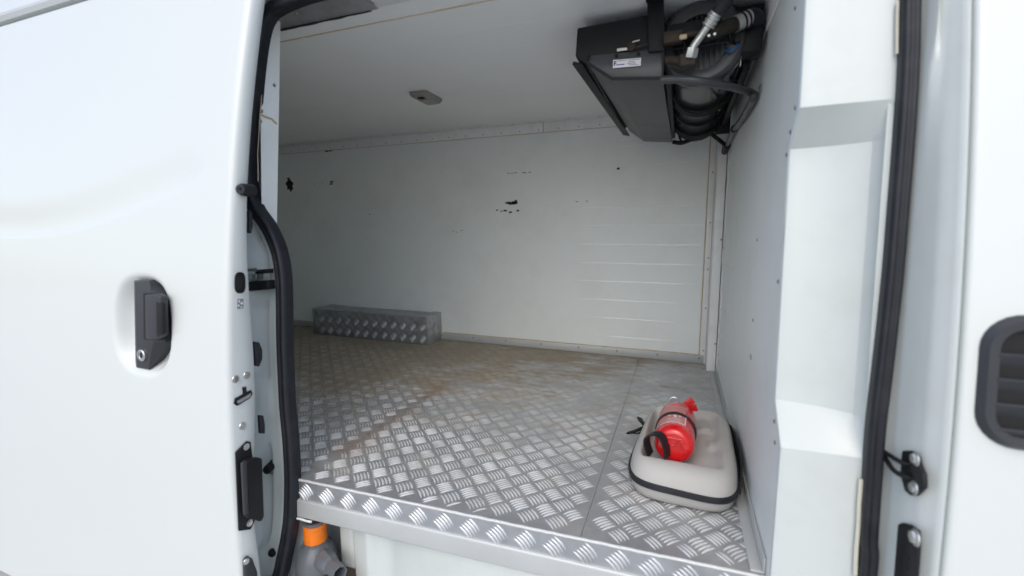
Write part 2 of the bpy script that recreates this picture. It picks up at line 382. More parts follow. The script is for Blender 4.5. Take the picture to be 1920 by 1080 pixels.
mk('sealant_bead', *sweepvf(pathc, circ(0.0026, 8)), M['trim'], van, smooth=True)

# --- far wall with shallow pressed ribs, scuffs, trims
wall = box('wall_panel', (XE, YW, -0.05), (XB+0.02, YW+0.03, ZC+0.02), M['liner'], van)
tag(wall, 'scuffed white far side wall panel')
k = 0
for (u0, v0, u1, v1) in [(1083,352,1200,350),(1088,390,1300,384),(1092,422,1325,422),(1086,458,1316,459),(1086,493,1318,496),(1084,526,1318,533),(1088,561,1269,567),(1096,594,1266,603),(1112,629,1268,639),(1165,272,1300,268),(1160,262,1225,258),(1230,307,1290,305)]:
    a_, b_ = onY(u0, v0, YW), onY(u1, v1, YW); zz = (a_.z+b_.z)/2; n = 9
    rows = []
    for i in range(n+1):
        x = a_.x+(b_.x-a_.x)*i/n; e = min(i, n-i)/n*2; h = 0.0011*min(1, e*1.4)*(0.55+0.7*random.random())
        z1 = zz+0.0006*math.sin(i*1.3+zz*40)
        rows.append([(x, YW+0.0004, z1-0.0030), (x, YW-h, z1-0.0022), (x, YW-h*0.55, z1+0.0006), (x, YW+0.0003, z1+0.0030)])
    mk('panel_rib', *gridvf(rows), M['rib'], wall, smooth='open')
def blob(name, cx, cz, sx_, sz_, parent, m, n=21, seed=0, Y=YW-0.0006, rag=0.36):
    rr = random.Random(seed); pts = []
    for i in range(n):
        t = 2*math.pi*i/n; q = 1-rag+2*rag*rr.random()
        pts.append((cx+sx_*math.cos(t)*q, Y, cz+sz_*math.sin(t)*q))
    return prism(name, pts, (0, 0.0012, 0), m, parent)
sc = [(543,346,9,13),(541,335,5,2.5),(622,341,5,2),(621,345,5,1.5),(958,381,13,2.4),(965,380,5,3.5),(932,394,2,1.3),(940,396,2,1.2),(947,395,4,2),(957,398,3.5,2),(971,395,2.5,1.8),(967,376,3,1),
      (954,325,2,.7),(960,325,2,.6),(967,324,3,.6),(983,324,4,.7),(993,323,3,.5),(1159,316,2.4,2),(613,283,5,2.2),(619,282,4,3),(624,281,4,1.6),(692,273,2,2),(703,271,4.5,1.6),(605,343,2,.6),(590,345,2,.5),
      (693,402,1.5,1),(1082,378,3,.5),(1100,377,2,.5),(850,433,2,.6),(866,432,2,.5),(856,435,1.6,.5)]
for i, (u_, v_, a_, b_) in enumerate(sc):
    c_ = onY(u_, v_, YW); s_ = 2.1/FPX*1.0
    blob('scuff_mark', c_.x, c_.z, a_*s_*1.1, b_*s_, wall, M['scuff'], seed=i)
# base angle, top cove, end strip
bt = box('base_trim', (XE, YW-0.0035, 0.001), (0.118, YW-0.0005, 0.037), M['alu'], van, bevel=0.0008)
for u_ in (830, 888, 949, 1015, 1085, 1157, 1233, 1312): c_ = onY(u_, 655, YW); rivet(bt, (c_.x, YW-0.0036, 0.024), (0, -1, 0), 1.15)
for x in (-1.36, -1.68, -1.98, -2.2): rivet(bt, (x, YW-0.0036, 0.024), (0, -1, 0))
def bead(name, pts, r, m, parent=van, jit=0.5, n=6):
    P = [Vector(p) for p in pts]; path = []
    for a_, b_ in zip(P[:-1], P[1:]):
        k_ = max(2, int((b_-a_).length/0.02))
        for i in range(k_): path.append(a_.lerp(b_, i/k_)+Vector([r*jit*(random.random()-0.5) for _ in range(3)]))
    path.append(P[-1])
    return mk(name, *sweepvf(path, circ(r, n)), m, parent, smooth=True)
bead('sealant_bead', [(-1.19, YW-0.0005, 0.039), (0.112, YW-0.0005, 0.039)], 0.0026, M['caulk'])
bead('sealant_bead', [(0.099, YW-0.0005, 0.04), (0.099, YW-0.0005, 1.04)], 0.0026, M['caulk'])
ct = box('cove_trim', (-0.628, YW-0.0035, 1.05), (0.15, YW-0.0005, ZC-0.001), M['trim'], van, bevel=0.0008)
ct2 = box('cove_trim', (XE, YW-0.0035, 1.05), (-0.632, YW-0.0005, ZC-0.001), M['trim'], van, bevel=0.0008)
for i in range(26):
    x = 0.02-0.096*i
    if XE < x: rivet(ct if x > -0.63 else ct2, (x, YW-0.0036, 1.062), (0, -1, 0), 0.75)
bead('sealant_bead', [(XE+0.05, YW-0.001, 1.0485), (-0.2, YW-0.001, 1.0485)], 0.0016, M['caulk'])
bead('sealant_bead', [(-0.63, YW-0.004, 1.05), (-0.63, YW-0.004, ZC-0.002)], 0.0016, M['caulk'])
et = box('end_trim', (0.1015, YW-0.0035, 0.038), (0.1235, YW-0.0005, 1.049), M['trim'], van, bevel=0.0008)
for z in (0.06, 0.25, 0.42, 0.47, 0.62, 0.83): rivet(et, (0.115, YW-0.0036, z), (0, -1, 0), 0.8)
post = box('corner_post', (0.124, 1.985, 0.001), (0.1575, YW-0.001, ZC-0.002), M['trim'], van, bevel=0.0025)
tag(post, 'pale vertical corner post where far wall meets bulkhead')
for z in (0.12, 0.55): rivet(post, (0.153, 1.9848, z), (0, -1, 0), 0.9)

# --- ceiling: two liner panels with a yellowed joint, grooved
cl = box('ceiling_panel', (XE, 0.9895, ZC), (XB+0.01, YW+0.03, ZC+0.03), M['ceil'], van)
box('ceiling_panel', (XE, 0.912, ZC), (XB+0.01, 0.9865, ZC+0.03), M['ceil'], van)
bead('sealant_bead', [(-1.05, 0.988, ZC), (0.1, 0.988, ZC)], 0.0024, M['caulk'])
for i, y in enumerate([1.12, 1.25, 1.38, 1.51, 1.64, 1.77, 1.9]):
    rows = []
    for k_ in range(13):
        x = -2.3+2.4*k_/12; h = 0.0009*(0.6+0.8*random.random())
        rows.append([(x, y-0.004, ZC+0.0003), (x, y, ZC-h), (x, y+0.004, ZC+0.0003)])
    mk('panel_rib', *gridvf(rows), M['ceil'], cl, smooth='open')
cs = box('ceiling_strip', (XE, YW-0.036, ZC-0.0035), (0.15, YW-0.004, ZC-0.0005), M['trim'], van, bevel=0.0008)
for i in range(18): rivet(cs, (0.05-0.137*i, YW-0.028, ZC-0.0036), (0, 0, -1), 0.7)

# --- bulkhead with its front edge following the notched pillar
def YJ(z):      # front edge of bulkhead liner
    if z > 0.767: return 0.812+0.10*(z-0.767)
    if z > 0.714: return 0.812+0.05*(0.767-z)/0.053
    if z > 0.300: return 0.862-0.03*(0.714-z)/0.414
    if z > 0.245: return 0.832-0.064*(0.300-z)/0.055
    return 0.768
ZR = [-0.06, 0.05, 0.15, 0.235, 0.245, 0.255, 0.29, 0.30, 0.31, 0.40, 0.5, 0.6, 0.70, 0.714, 0.725, 0.755, 0.767, 0.78, 0.9, 1.0, 1.12]
rows = [[(XB, YJ(z)+0.004, z), (XB, 1.2, z), (XB, 1.6, z), (XB, YW+0.02, z)] for z in ZR]
bh = mk('bulkhead_panel', *gridvf(rows), M['liner'], van)
tag(bh, 'smooth white bulkhead panel at the cab end')
kick = box('bulkhead_kick', (XB-0.0235, 0.80, 0.0005), (XB-0.001, 1.984, 0.0045), M['alu'], van, bevel=0.001)
box('bulkhead_kick', (XB-0.0045, 0.80, 0.005), (XB-0.001, 1.984, 0.03), M['alu'], van, bevel=0.001)
box('bulkhead_trim', (XB-0.004, 1.0, 1.02), (XB-0.001, 1.984, ZC-0.002), M['trim'], van, bevel=0.001)
bead('sealant_bead', [(XB-0.001, 1.93, 0.03), (XB-0.001, 1.9, 0.2), (XB-0.001, 1.93, 0.5), (XB-0.001, 1.91, 0.9)], 0.0022, M['trim'], jit=3)
for (u_, v_) in [(1492,15),(1492,202),(1483,247),(1476,290),(1460,528),(1453,790),(1454,830),(1357,465),(1347,665)]:
    c_ = onX(u_, v_, XB); rivet(bh, (XB-0.0005, c_.y, c_.z), (-1, 0, 0), 0.9)
for (u_, v_, a_) in [(1408,670,.004),(1412,600,.0025),(1420,450,.002)]:
    c_ = onX(u_, v_, XB); pts = [(XB-0.0006, c_.y+a_*3*math.cos(t*.9)*random.uniform(.6,1.2), c_.z+a_*2*math.sin(t*.9)*random.uniform(.6,1.2)) for t in range(7)]
    prism('scuff_mark', pts, (0.001, 0, 0), M['rivet'], bh)
for (y0, y1, z) in [(1.55, 1.9, 0.457), (1.45, 1.8, 0.30), (1.5, 1.85, 0.62)]:
    box('panel_rib', (XB-0.0016, y0, z), (XB+0.001, y1, z+0.003), M['liner'], bh)

# --- notched door jamb liner between bulkhead and seal
def YR(z):
    b = YS(z)+0.004
    return b + 0.030*max(0, min(1, (z-0.245)/0.055))*(1-max(0, min(1, (z-0.714)/0.053)))
rows = []
zs = sorted(set(ZR+[0.2435, 0.2465, 0.2985, 0.3015, 0.7125, 0.7155, 0.7655, 0.7685, 0.32, 0.35, 0.45, 0.55, 0.65]))
zs = [-0.36, -0.2] + [z for z in zs]
for z in zs:
    y0, y1 = YJ(z), YR(z); d = 0.030*max(0, min(1, (z-0.245)/0.055))*(1-max(0, min(1, (z-0.714)/0.053))); row = [(XB+0.0004, y0+0.0042, z), (XB+0.0012, y0+0.0012, z), (XB+0.004, y0, z)]
    for k_ in range(1, 11):
        t = k_/10; row.append((XB+0.004+(0.262-XB-0.004)*t, y0+(y1-y0)*t + 0.006*math.sin(math.pi*t)*(d/0.03), z))
    row += [(0.268, y1-d*0.25-0.0005, z), (0.276, y1-d*0.8-0.001, z), (0.288, YS(z)+0.004, z)]
    rows.append(row)
mk('door_jamb_liner', *gridvf(rows), M['jamb'], van, smooth=True, ang=24)
# --- rear jamb liner (left of the opening) and the inner side wall behind it
def YL(z): return 0.775+0.1*z
rows = [[(-0.932, YS(z)+0.0, z), (-0.930, YS(z)+0.006, z), (-0.930, YL(z)-0.003, z), (-0.933, YL(z), z), (-1.0, YL(z)+0.002, z), (XE, YL(z)+0.002, z)] for z in [-0.05+0.115*k for k in range(11)]]
jl = mk('rear_jamb_liner', *gridvf(rows), M['liner'], van, smooth='open', ang=40)
for (u_, v_) in [(514,160),(490,208),(488,227)]:
    c_ = onX(u_, v_, -0.93); rivet(jl, (-0.9298, c_.y, c_.z), (1, 0, 0), 1.1)
bead('sealant_bead', [onX(488, 214, -0.929), onX(497, 219, -0.929), onX(509, 223, -0.929), onX(519, 232, -0.929)], 0.0022, M['caulk'])
bead('sealant_bead', [onX(u_, v_, -0.9285) for u_, v_ in [(498,110),(491,170),(486.5,230),(483,290),(484,340)]], 0.0012, M['caulk'])
prism('rear_wall', [(XE-0.028, YB(z)+0.012, z) for z in (-0.05, 0.2, 0.4, 0.6, 0.8, 1.0, ZC+0.03)]+[(XE-0.028, YW+0.03, ZC+0.03), (XE-0.028, YW+0.03, -0.05)], (0.028, 0, 0), M['liner'], van)

# --- header above the door
box('header_strip', (-0.97, 0.825, 1.086), (-0.668, 0.912, 1.0885), M['galv'], van, bevel=0.0008)
box('header_strip', (-0.665, 0.825, 1.089), (0.29, 0.912, 1.0915), M['trim'], van, bevel=0.0008)
bead('header_gasket', [(-0.965, 0.9125, 1.0865), (-0.8, 0.9125, 1.0875), (-0.69, 0.9125, 1.0885)], 0.0042, M['seal'], jit=0.4)
for x, y in ((-0.86, 0.862), (-0.77, 0.857)): rivet(van, (x, y, 1.0858), (0, 0, -1), 1.2)

# --- rubber seal round the opening
sp = [onS(*p) for p in [(528,15),(508,34),(497,64),(488,122),(480,208),(473,300),(474,352),(486,392),(510,428),(528,470),(536,515),(538,570),(538.5,633),(541,700),(544,760),(549.5,820),(553,895),(550,975),(538,1040),(527,1080)]]
left = sp
top_ = [Vector((x, YS(1.093), 1.093)) for x in (0.16, -0.1, -0.4, -0.65, -0.78)]
right = [Vector((0.268, YS(-0.33), -0.33))] + [Vector((onY(u_, v_, YS(z)).x, YS(z), z)) for u_, v_, z in []]
rp = [onS(*p) for p in [(1627,1080),(1630,1000),(1635,900),(1640,800),(1650,700),(1660,600),(1670,500),(1678,400),(1686,300),(1693,200),(1698,100),(1700,0)]]
rp = [p+Vector((0.0015-0.005*sm(0.5, 0.05, p.z), 0, 0)) for p in rp]
tr_ = rp[-1]
seal_path = top_ + sp + [Vector((-0.95, YS(-0.38), -0.36)), Vector((-0.93, YS(-0.42), -0.42)), Vector((-0.6, YS(-0.44), -0.44)), Vector((0.1, YS(-0.44), -0.44)), Vector((0.235, YS(-0.41), -0.41)), Vector((0.262, YS(-0.25), -0.25))] + rp + [Vector((tr_.x-0.004, YS(1.03), 1.03)), Vector((tr_.x-0.035, YS(1.08), 1.08))]
bead('sealant_bead', [p+Vector((-0.0125, -0.003, 0)) for p in rp if p.z > 0.78], 0.0018, M['cream'], jit=0.3)
bead('sealant_bead', [p+Vector((-0.0125, -0.003, 0)) for p in rp if p.z < 0.25], 0.0028, M['cream'], jit=0.5)
spath = spline(seal_path, 6, closed=True)
prof = [(-0.0135, 0.006), (-0.0135, -0.012), (-0.012, -0.019), (-0.008, -0.0225), (-0.004, -0.0222), (-0.0015, -0.0205), (0.0015, -0.0205), (0.004, -0.0228), (0.0085, -0.0235), (0.0125, -0.020), (0.0140, -0.012), (0.0135, 0.006)]
seal = mk('door_seal', *sweepvf(spath, [(s, -t) for s, t in prof], ref=(0, -1, 0), closed=True, scl=lambda p: 1-0.25*sm(0.1, 0.25, p.x)), M['seal'], van, smooth=True, ang=70)
tag(seal, 'thick black rubber seal around the side door opening')

# --- front pillar of the body and the front door skin beyond the shut line
ZP = [-0.55+0.05*k for k in range(36)]
rows = []
for z in ZP:
    s, b = YS(z), YB(z)
    rows.append([(0.268, s+0.006, z), (0.288, s+0.004, z), (0.2945, s-0.002, z), (0.298, s-0.010, z), (0.300, s-0.020, z), (0.3035, s-0.028, z), (0.309, b+0.026, z), (0.3125, b+0.018, z), (0.3170, b+0.013, z), (0.321, b+0.006, z), (0.3245, b+0.0015, z), (0.3275, b, z), (0.3295, b+0.0025, z), (0.330, b+0.014, z), (0.3305, b+0.05, z)])
pil = mk('front_pillar', *gridvf(rows), M['jamb'], van, smooth=True, ang=75)
tag(pil, 'white painted door pillar carrying the striker')
# skin stays whole; a near-black sheet stands in for shade behind the louvres
VX0, VX1, VZ0, VZ1 = 0.3475, 0.52, 0.320, 0.482
def vent_shape(n, grow=0):
    pts = []; w_, h_ = (VX1-VX0)/2+grow, (VZ1-VZ0)/2+grow; cx, cz = (VX0+VX1)/2, (VZ0+VZ1)/2; r_ = 0.042+grow
    for (sx_, sz_, a0) in ((1, 1, 0), (-1, 1, 90), (-1, -1, 180), (1, -1, 270)):
        for k_ in range(n):
            t = R(a0+90*k_/(n-1)); pts.append((cx+sx_*(w_-r_)+r_*math.cos(t), cz+sz_*(h_-r_)+r_*math.sin(t)))
    return pts
rows = []
xs = [0.3320, 0.3325, 0.3332, 0.335, 0.338, 0.343] + [0.36+0.045*k for k in range(22)]
for z in ZP:
    b = YB(z); yo = {0: 0.05, 1: 0.012, 2: 0.004, 3: 0.0012}
    rows.append([(x, b+yo.get(i, 0), z) for i, x in enumerate(xs)])
V_, F_ = gridvf(rows)
mk('front_door', V_, F_, M['paint'], van, smooth=True, ang=75)
vent = mk('vent_grille', *(lambda o_, i_: (lambda n_: ([(x, YB(z)-0.001, z) for x, z in o_]+[(x, YB(z)-0.009, z) for x, z in [((p[0]*0.93+0.07*0.434), (p[1]*0.93+0.07*0.401)) for p in o_]]+[(x, YB(z)-0.008, z) for x, z in i_]+[(x, YB(z)+0.012, z) for x, z in i_],
    [(r*n_+k_, r*n_+(k_+1) % n_, (r+1)*n_+(k_+1) % n_, (r+1)*n_+k_) for r in range(3) for k_ in range(n_)]))(len(o_)))(vent_shape(8), vent_shape(8, -0.0165)), M['grip'], van, smooth=True, ang=40)
tag(vent, 'black louvred air vent set in white body skin')
inn = vent_shape(8, -0.014)
mk('vent_backing', [(x, YB(z)-0.0015, z) for x, z in inn], [tuple(range(len(inn)))], M['dark'], vent)
for z in (0.458, 0.431, 0.401, 0.371, 0.341):
    b = YB(z)
    if z == 0.458:
        pts = [(0.366, b-0.002, z-0.004), (0.366, b-0.008, z-0.002), (0.372, b-0.009, z+0.006), (0.502, b-0.009, z+0.007), (0.506, b-0.002, z-0.004)]
        continue
    sec = [(b-0.002, z-0.012), (b-0.008, z+0.001), (b-0.0088, z+0.0035), (b-0.0070, z+0.005), (b-0.0016, z+0.003)]
    v0_ = [(0.363, y, q) for y, q in sec]; prism('slat', v0_, (0.142, 0, 0), M['grip'], vent)

# striker, latch plate on the pillar
XPI = 0.309
def pill(u_, v_, X=XPI): return onX(u_, v_, X)
def plate(name, px, X, th, m, parent, bevel=0.0012, nrm=-1):
    pts = [onX(u_, v_, X) for u_, v_ in px]; return prism(name, [(X, p.y, p.z) for p in pts], (th*nrm, 0, 0), m, parent, bevel=bevel)
XPI = 0.3085
stk = plate('striker', [(1693,850),(1703,846),(1717,846),(1727,856),(1732,872),(1740,890),(1741,915),(1725,930),(1716,930),(1706,922),(1700,900),(1694,885)], XPI, 0.006, M['blk'], van)
tag(stk, 'black hooped door striker bolted to the white pillar')
a_, b_ = onX(1703, 871, XPI-0.006), onX(1707, 897, XPI-0.006)
hk = [a_+Vector((0.006, 0, 0)), a_+Vector((-0.006, 0.004, 0)), a_+Vector((-0.012, 0.02, 0)), a_+Vector((-0.013, 0.046, -0.004)), (a_+b_)/2+Vector((-0.013, 0.058, 0.002)), b_+Vector((-0.013, 0.046, 0.006)), b_+Vector((-0.012, 0.02, 0)), b_+Vector((-0.006, 0.004, 0)), b_+Vector((0.006, 0, 0))]
tube('striker_hoop', hk, 0.0032, M['blk'], stk, n=10)
for u_, v_ in ((1713, 860), (1710, 914)): bolt(stk, onX(u_, v_, XPI-0.0085), (-1, 0, 0), 0.75)
gp = plate('latch_plate', [(1690,985),(1700,981),(1712,984),(1727,995),(1729,1020),(1724,1085),(1720,1150),(1680,1150),(1684,1020)], XPI, 0.005, M['blk'], van)
bolt(gp, onX(1712, 1007, XPI-0.0075), (-1, 0, 0), 0.9)
for u_, v_ in ((1701, 1045), (1700, 1063)):
    c_ = onX(u_, v_, XPI-0.0053); lathe('hole_disc', c_, (-1, 0, 0), [(0, 0.0), (0, 0.0045), (0.0006, 0.0045), (0.0006, 0)], M['dark'], gp, n=14)  # flat near-black discs painted as the shaded inside of drillings

# --- body behind the open door: rear jamb pressing and quarter skin
rows = []
lpath = [p for p in spline(left, 8)]
for p in lpath + [Vector((-0.95, YS(-0.38), -0.36)), Vector((-0.95, YS(-0.5), -0.5))]:
    z = p.z; b = YB(z); s = p.y; dz = 0.0
    inset = 0.018*sm(0.62, 0.55, z)*sm(0.25, 0.32, z) if False else 0.0
    x = p.x; xo = min(x-0.075, -0.945)
    row = [(x+0.012, s+0.004, z), (x-0.012, s+0.004, z), (x-0.016, s-0.004, z), (x-0.021, s-0.009, z), (x-0.030, s-0.010, z)]
    def bump2(a0, a1, w_, q): return sm(a0, a0+w_, q)*(1-sm(a1-w_, a1, q))
    x0_, x1_ = x-0.032, xo
    for k_ in range(1, 19):
        q = k_/18; yb = (s-0.009)*(1-q**2.2)+(b+0.026)*q**2.2
        d = 0.020*bump2(0.12, 1.2, 0.16, q)*bump2(0.44, 0.62, 0.05, z) + 0.016*bump2(0.22, 1.2, 0.10, q)*bump2(0.235, 0.425, 0.02, z)
        d += 0.018*bump2(0.30, 1.2, 0.2, q)*bump2(-0.16, 0.12, 0.05, z+0.06*q) - 0.004*bump2(0.1, 0.7, 0.2, q)*bump2(0.13, 0.235, 0.04, z)
        row.append((x0_+(x1_-x0_)*q, yb+d*(1-sm(0.8, 1.0, q)*0.6), z))
    row += [(xo-0.012, b+0.008, z), (xo-0.03, b+0.001, z), (-1.2, b, z), (-1.8, b, z), (XE-0.03, b, z)]
    rows.append(row)
qp = mk('quarter_panel', *gridvf(rows), M['jamb'], van, smooth='open', ang=80)
# header rail, roof skin, rocker
def rail(y, z): return y, z
sec = [(YS(1.10)+0.004, 1.100), (YS(1.10)-0.012, 1.112), (YB(1.12)+0.022, 1.125), (YB(1.13)+0.01, 1.15), (YB(1.15)+0.005, 1.19), (YB(1.2)+0.012, 1.26), (0.90, 1.40), (0.97, 1.47), (1.1, 1.51), (1.5, 1.53), (2.1, 1.5)]
rows = [[(x, y, z) for y, z in sec] for x in (XE-0.03, -1.8, -0.87, -0.3, 0.2, 0.8, 1.4)]
mk('roof', *gridvf(rows), M['paint'], van, smooth='open', ang=60)
mk('drip_rail_shadow', *sweepvf([Vector((XE, YD(1.16)+0.018, 1.196)), Vector((-0.83, YD(1.16)+0.018, 1.196))], [(-0.012, -0.012), (0.012, -0.012), (0.016, 0.0), (0.010, 0.012), (-0.012, 0.012)], ref=(0, 0, 1)), M['alu'], van, smooth=True)  # grey metal colour stands in for the shadow gap above the door
rows = []
for x in (XE-0.03, -0.95, -0.3, 0.27, 0.8, 1.4):
    rows.append([(x, 0.80, -0.455), (x, YS(-0.44)+0.003, -0.452), (x, YB(-0.46)+0.02, -0.462), (x, YB(-0.47), -0.475), (x, YB(-0.55)+0.004, -0.55), (x, 0.76, -0.59)])
mk('rocker_panel', *gridvf(rows), M['paint'], van, smooth='open', ang=60)
# step well below the sill
VZF = onY(592, 1027, 0.778-0.0265).z-0.2225*0.82
box('step_floor', (-0.95, 0.70, VZF-0.012), (0.26, 0.90, VZF-0.0005), M['jamb'], van)
sec = [(-0.99, 0.865), (-0.772, 0.86), (-0.766, 0.857), (-0.764, 0.812), (-0.758, 0.806), (-0.735, 0.808), (-0.73, 0.802), (-0.718, 0.802), (-0.712, 0.808), (-0.703, 0.806), (-0.700, 0.787), (-0.694, 0.782), (-0.668, 0.782), (-0.662, 0.778), (-0.645, 0.778), (-0.640, 0.783), (-0.58, 0.783), (-0.572, 0.776), (-0.3, 0.777), (0.0, 0.778), (0.27, 0.780)]
rows = [[(x, y+(0.02 if z < -0.385 else 0), z) for x, y in sec] for z in (-0.40, -0.39, -0.3, -0.2, -0.1, -0.055)]
mk('sill_panel', *gridvf(rows), M['jamb'], van, smooth='open', ang=50)
box('step_board', (-0.80, 0.745, -0.247), (-0.655, 0.80, -0.238), M['wood'], van, bevel=0.002)
mk('inner_post', *gridvf([[(-0.915, 0.79, z), (-0.862, 0.775, z), (-0.846, 0.78, z), (-0.842, 0.80, z), (-0.842, 0.86, z)] for z in (-0.42, -0.25, -0.1, -0.005)]), M['jamb'], van, smooth='open', ang=50)

# ------------------------------------------------------------------ sliding door (part of the van)
XD = -0.850
def dthick(z): return 0.035+0.028*math.exp(-((z-0.25)/0.26)**2)+0.012*sm(0.0, -0.2, z)
crease = [onY(u_, v_, 0.64) for u_, v_ in [(-160,430),(-60,439),(0,441),(60,440),(110,433),(160,421),(210,403),(260,381),(310,357),(335,340),(352,318),(362,290),(366,255)]]
crv = spline(crease, 6)
def dish(x, z):
    q = (abs((x+1.120)/0.103)**2.6 + abs((z-0.374)/0.116)**2.6)**(1/2.6)
    return 0.034*(1-sm(0.66, 1.0, q))
def emb(x, z):
    if not 0.5 < z < 0.95: return 0.0
    best = 9; sgn = 1; idx = 0
    for i in range(len(crv)-1):
        a_, b_ = crv[i], crv[i+1]; dx, dz = b_.x-a_.x, b_.z-a_.z; L2 = dx*dx+dz*dz
        t = max(0, min(1, ((x-a_.x)*dx+(z-a_.z)*dz)/L2)); ex_, ez_ = x-(a_.x+dx*t), z-(a_.z+dz*t); d = math.hypot(ex_, ez_)
        if d < best: best = d; sgn = 1 if dx*ez_-dz*ex_ > 0 else -1; idx = i/len(crv)
    s = best*sgn
    fade = 1-sm(0.62, 0.93, idx)
    return (0.0080*sm(-0.0070, 0.0070, s)*(1-sm(0.015, 0.10, s)))*fade
xcols = [-1.98+0.013*k for k in range(54)] + [-1.278+0.0058*k for k in range(55)] + [-0.958+0.007*k for k in range(13)]
xcols = [x for x in xcols if x < -0.871] + [-0.871]
zrows = [-0.44+0.04*k for k in range(16)] + [0.20+0.0065*k for k in range(47)] + [0.506+0.0038*k for k in range(62)] + [0.744+0.012*k for k in range(14)] + [0.915+0.03*k for k in range(9)]
zrows = [z for z in zrows if z < 1.165] + [1.165]
rows = []
for z in zrows:
    y = YD(z); t = dthick(z); row = [(-1.98, y+0.03, z)]
    for x in xcols: row.append((x, y+dish(x, z)+emb(x, z), z))
    row += [(-0.861, y+0.0006, z), (-0.856, y+0.0026, z), (-0.8525, y+0.0062, z), (XD, y+0.012, z), (XD+0.001, y+t*0.6, z), (XD, y+t-0.003, z), (XD-0.003, y+t, z), (XD-0.05, y+t+0.001, z), (-0.96, y+t*0.9, z)]
    rows.append(row)
n_ = len(rows[0])
rows = [[(x, y+0.02, z+0.002) for x, y, z in [(p[0], YD(-0.44), -0.44) for p in rows[0]]]] + rows + [[(p[0], p[1]+0.006, 1.172) for p in rows[-1]], [(p[0], YD(1.165)+0.05, 1.174) for p in rows[-1]]]
door = mk('sliding_door', *gridvf(rows), M['paint'], van, smooth='open', ang=80)
tag(door, 'white sliding side door slid back, with recessed handle')
# handle
def plY(name, px, Y, th, m, parent, bevel=0.002, seg=2):
    pts = [onY(u_, v_, Y) for u_, v_ in px]; return prism(name, [(p.x, Y, p.z) for p in pts], (0, th, 0), m, parent, bevel=bevel, seg=seg)
YH = 0.632
ctr = [onY(u_, v_, YH) for u_, v_ in [(251,526),(283,525),(303,553),(308,631),(310,642),(284,695),(254,691)]]
inn_ = [onY(u_, v_, YH-0.010) for u_, v_ in [(253,528),(279,527),(284,548),(286,632),(287,643),(279,692),(256,688)]]
V_ = [(p.x, 0.664, p.z) for p in ctr]+[(p.x, YH, p.z) for p in ctr]+[(p.x, YH-0.010, p.z) for p in inn_]
F_ = [(r*7+k_, r*7+(k_+1) % 7, (r+1)*7+(k_+1) % 7, (r+1)*7+k_) for r in range(2) for k_ in range(7)]+[tuple(range(14, 21))]
bz = mk('handle_bezel', V_, F_, M['grip'], door, bevel=0.0015)
plY('grip_gap_plate', [(267,549),(303,551),(306,638),(268,637)], YH-0.0125, 0.008, M['dark'], door, bevel=0.003)  # near-black plate stands in for the shaded gap round the grip
plY('handle_grip', [(271,553),(291,551),(301,557),(303,630),(292,637),(272,636)], YH-0.026, 0.016, M['grip'], door, bevel=0.0035, seg=3)
plY('grip_lever', [(291.5,566),(303.5,569),(305.5,626),(292.5,633)], YH-0.0275, 0.008, M['blk'], door, bevel=0.002)
lc = onY(266, 666, YH-0.012)
lathe('lock_cylinder', lc, (0, -1, 0), [(-0.004, 0.0135), (0.002, 0.0135), (0.003, 0.0125), (0.003, 0.0095), (0.0015, 0.009), (0.0015, 0)], M['chrome'], door, n=24)
box('key_slot', (lc.x-0.0012, lc.y-0.0032, lc.z-0.006), (lc.x+0.0012, lc.y-0.0005, lc.z+0.006), M['dark'], door)  # raised near-black bar painted as the shaded keyway
# fittings on the door's leading edge
XF = XD+0.0015
def edge(name, px, th, m, bevel=0.001, X=XF, parent=door):
    pts = [onX(u_, v_, X) for u_, v_ in px]; return prism(name, [(X, p.y, p.z) for p in pts], (th, 0, 0), m, parent, bevel=bevel)
def ellpx(cx, cy, a, b, n=18): return [(cx+a*math.copysign(abs(math.cos(2*math.pi*k/n))**0.7, math.cos(2*math.pi*k/n)), cy+b*math.copysign(abs(math.sin(2*math.pi*k/n))**0.7, math.sin(2*math.pi*k/n))) for k in range(n)]
edge('oval_plug', ellpx(449, 530, 10, 20), 0.003, M['blk'])
edge('plug_slot', ellpx(449, 531, 4.5, 13), 0.0012, M['dark'], X=XF+0.003, bevel=0)  # near-black oval painted as the shade inside the plug
st = edge('sticker', [(445,561),(456,560),(456,578),(445,579)], 0.0006, M['ink'], bevel=0)
for (a_, b_) in [((447,563),(450,567)),((452,566),(455,571)),((446,571),(449,575)),((451,574),(454,577)),((450,568),(452,570))]:
    edge('sticker_print', [(a_[0],a_[1]),(b_[0],a_[1]),(b_[0],b_[1]),(a_[0],b_[1])], 0.0004, M['white'], bevel=0, X=XF+0.0006)
for u_, v_ in ((443, 711), (464, 704), (456, 799)): bolt(door, onX(u_, v_, XF+0.002), (1, 0, 0), 0.62)
edge('latch_slot', [(454,726),(461,725),(462,735),(470,731),(473,738),(469,746),(444,761),(438,757),(440,747),(455,739)], 0.0012, M['dark'], bevel=0)  # flat near-black shape painted as the shaded latch opening
edge('latch_claw', [(444,752),(462,742),(470,737),(469,744),(446,757)], 0.0012, M['galv'], bevel=0, X=XF+0.0012)
cpts = [(440,848),(461,827),(468,828),(470,846),(472,860),(476,975),(468,992),(446,995)]
edge('contact_plate', cpts, 0.004, M['blk'])
edge('contact_block', [(449,865),(461,857),(480,856),(484,965),(478,975),(453,968)], 0.020, M['blk'], X=XF+0.004, bevel=0.004)
edge('contact_rib', [(450,868),(459,862),(463,962),(455,966)], 0.006, M['grip'], X=XF+0.024, bevel=0.002)
for v_ in (900, 919): 
    c_ = onX(482, v_, XF+0.02); lathe('contact_pin', c_, (0.3, 1, 0), [(0, 0.0), (0, 0.003), (0.008, 0.0025), (0.008, 0)], M['rust'], door, n=10)
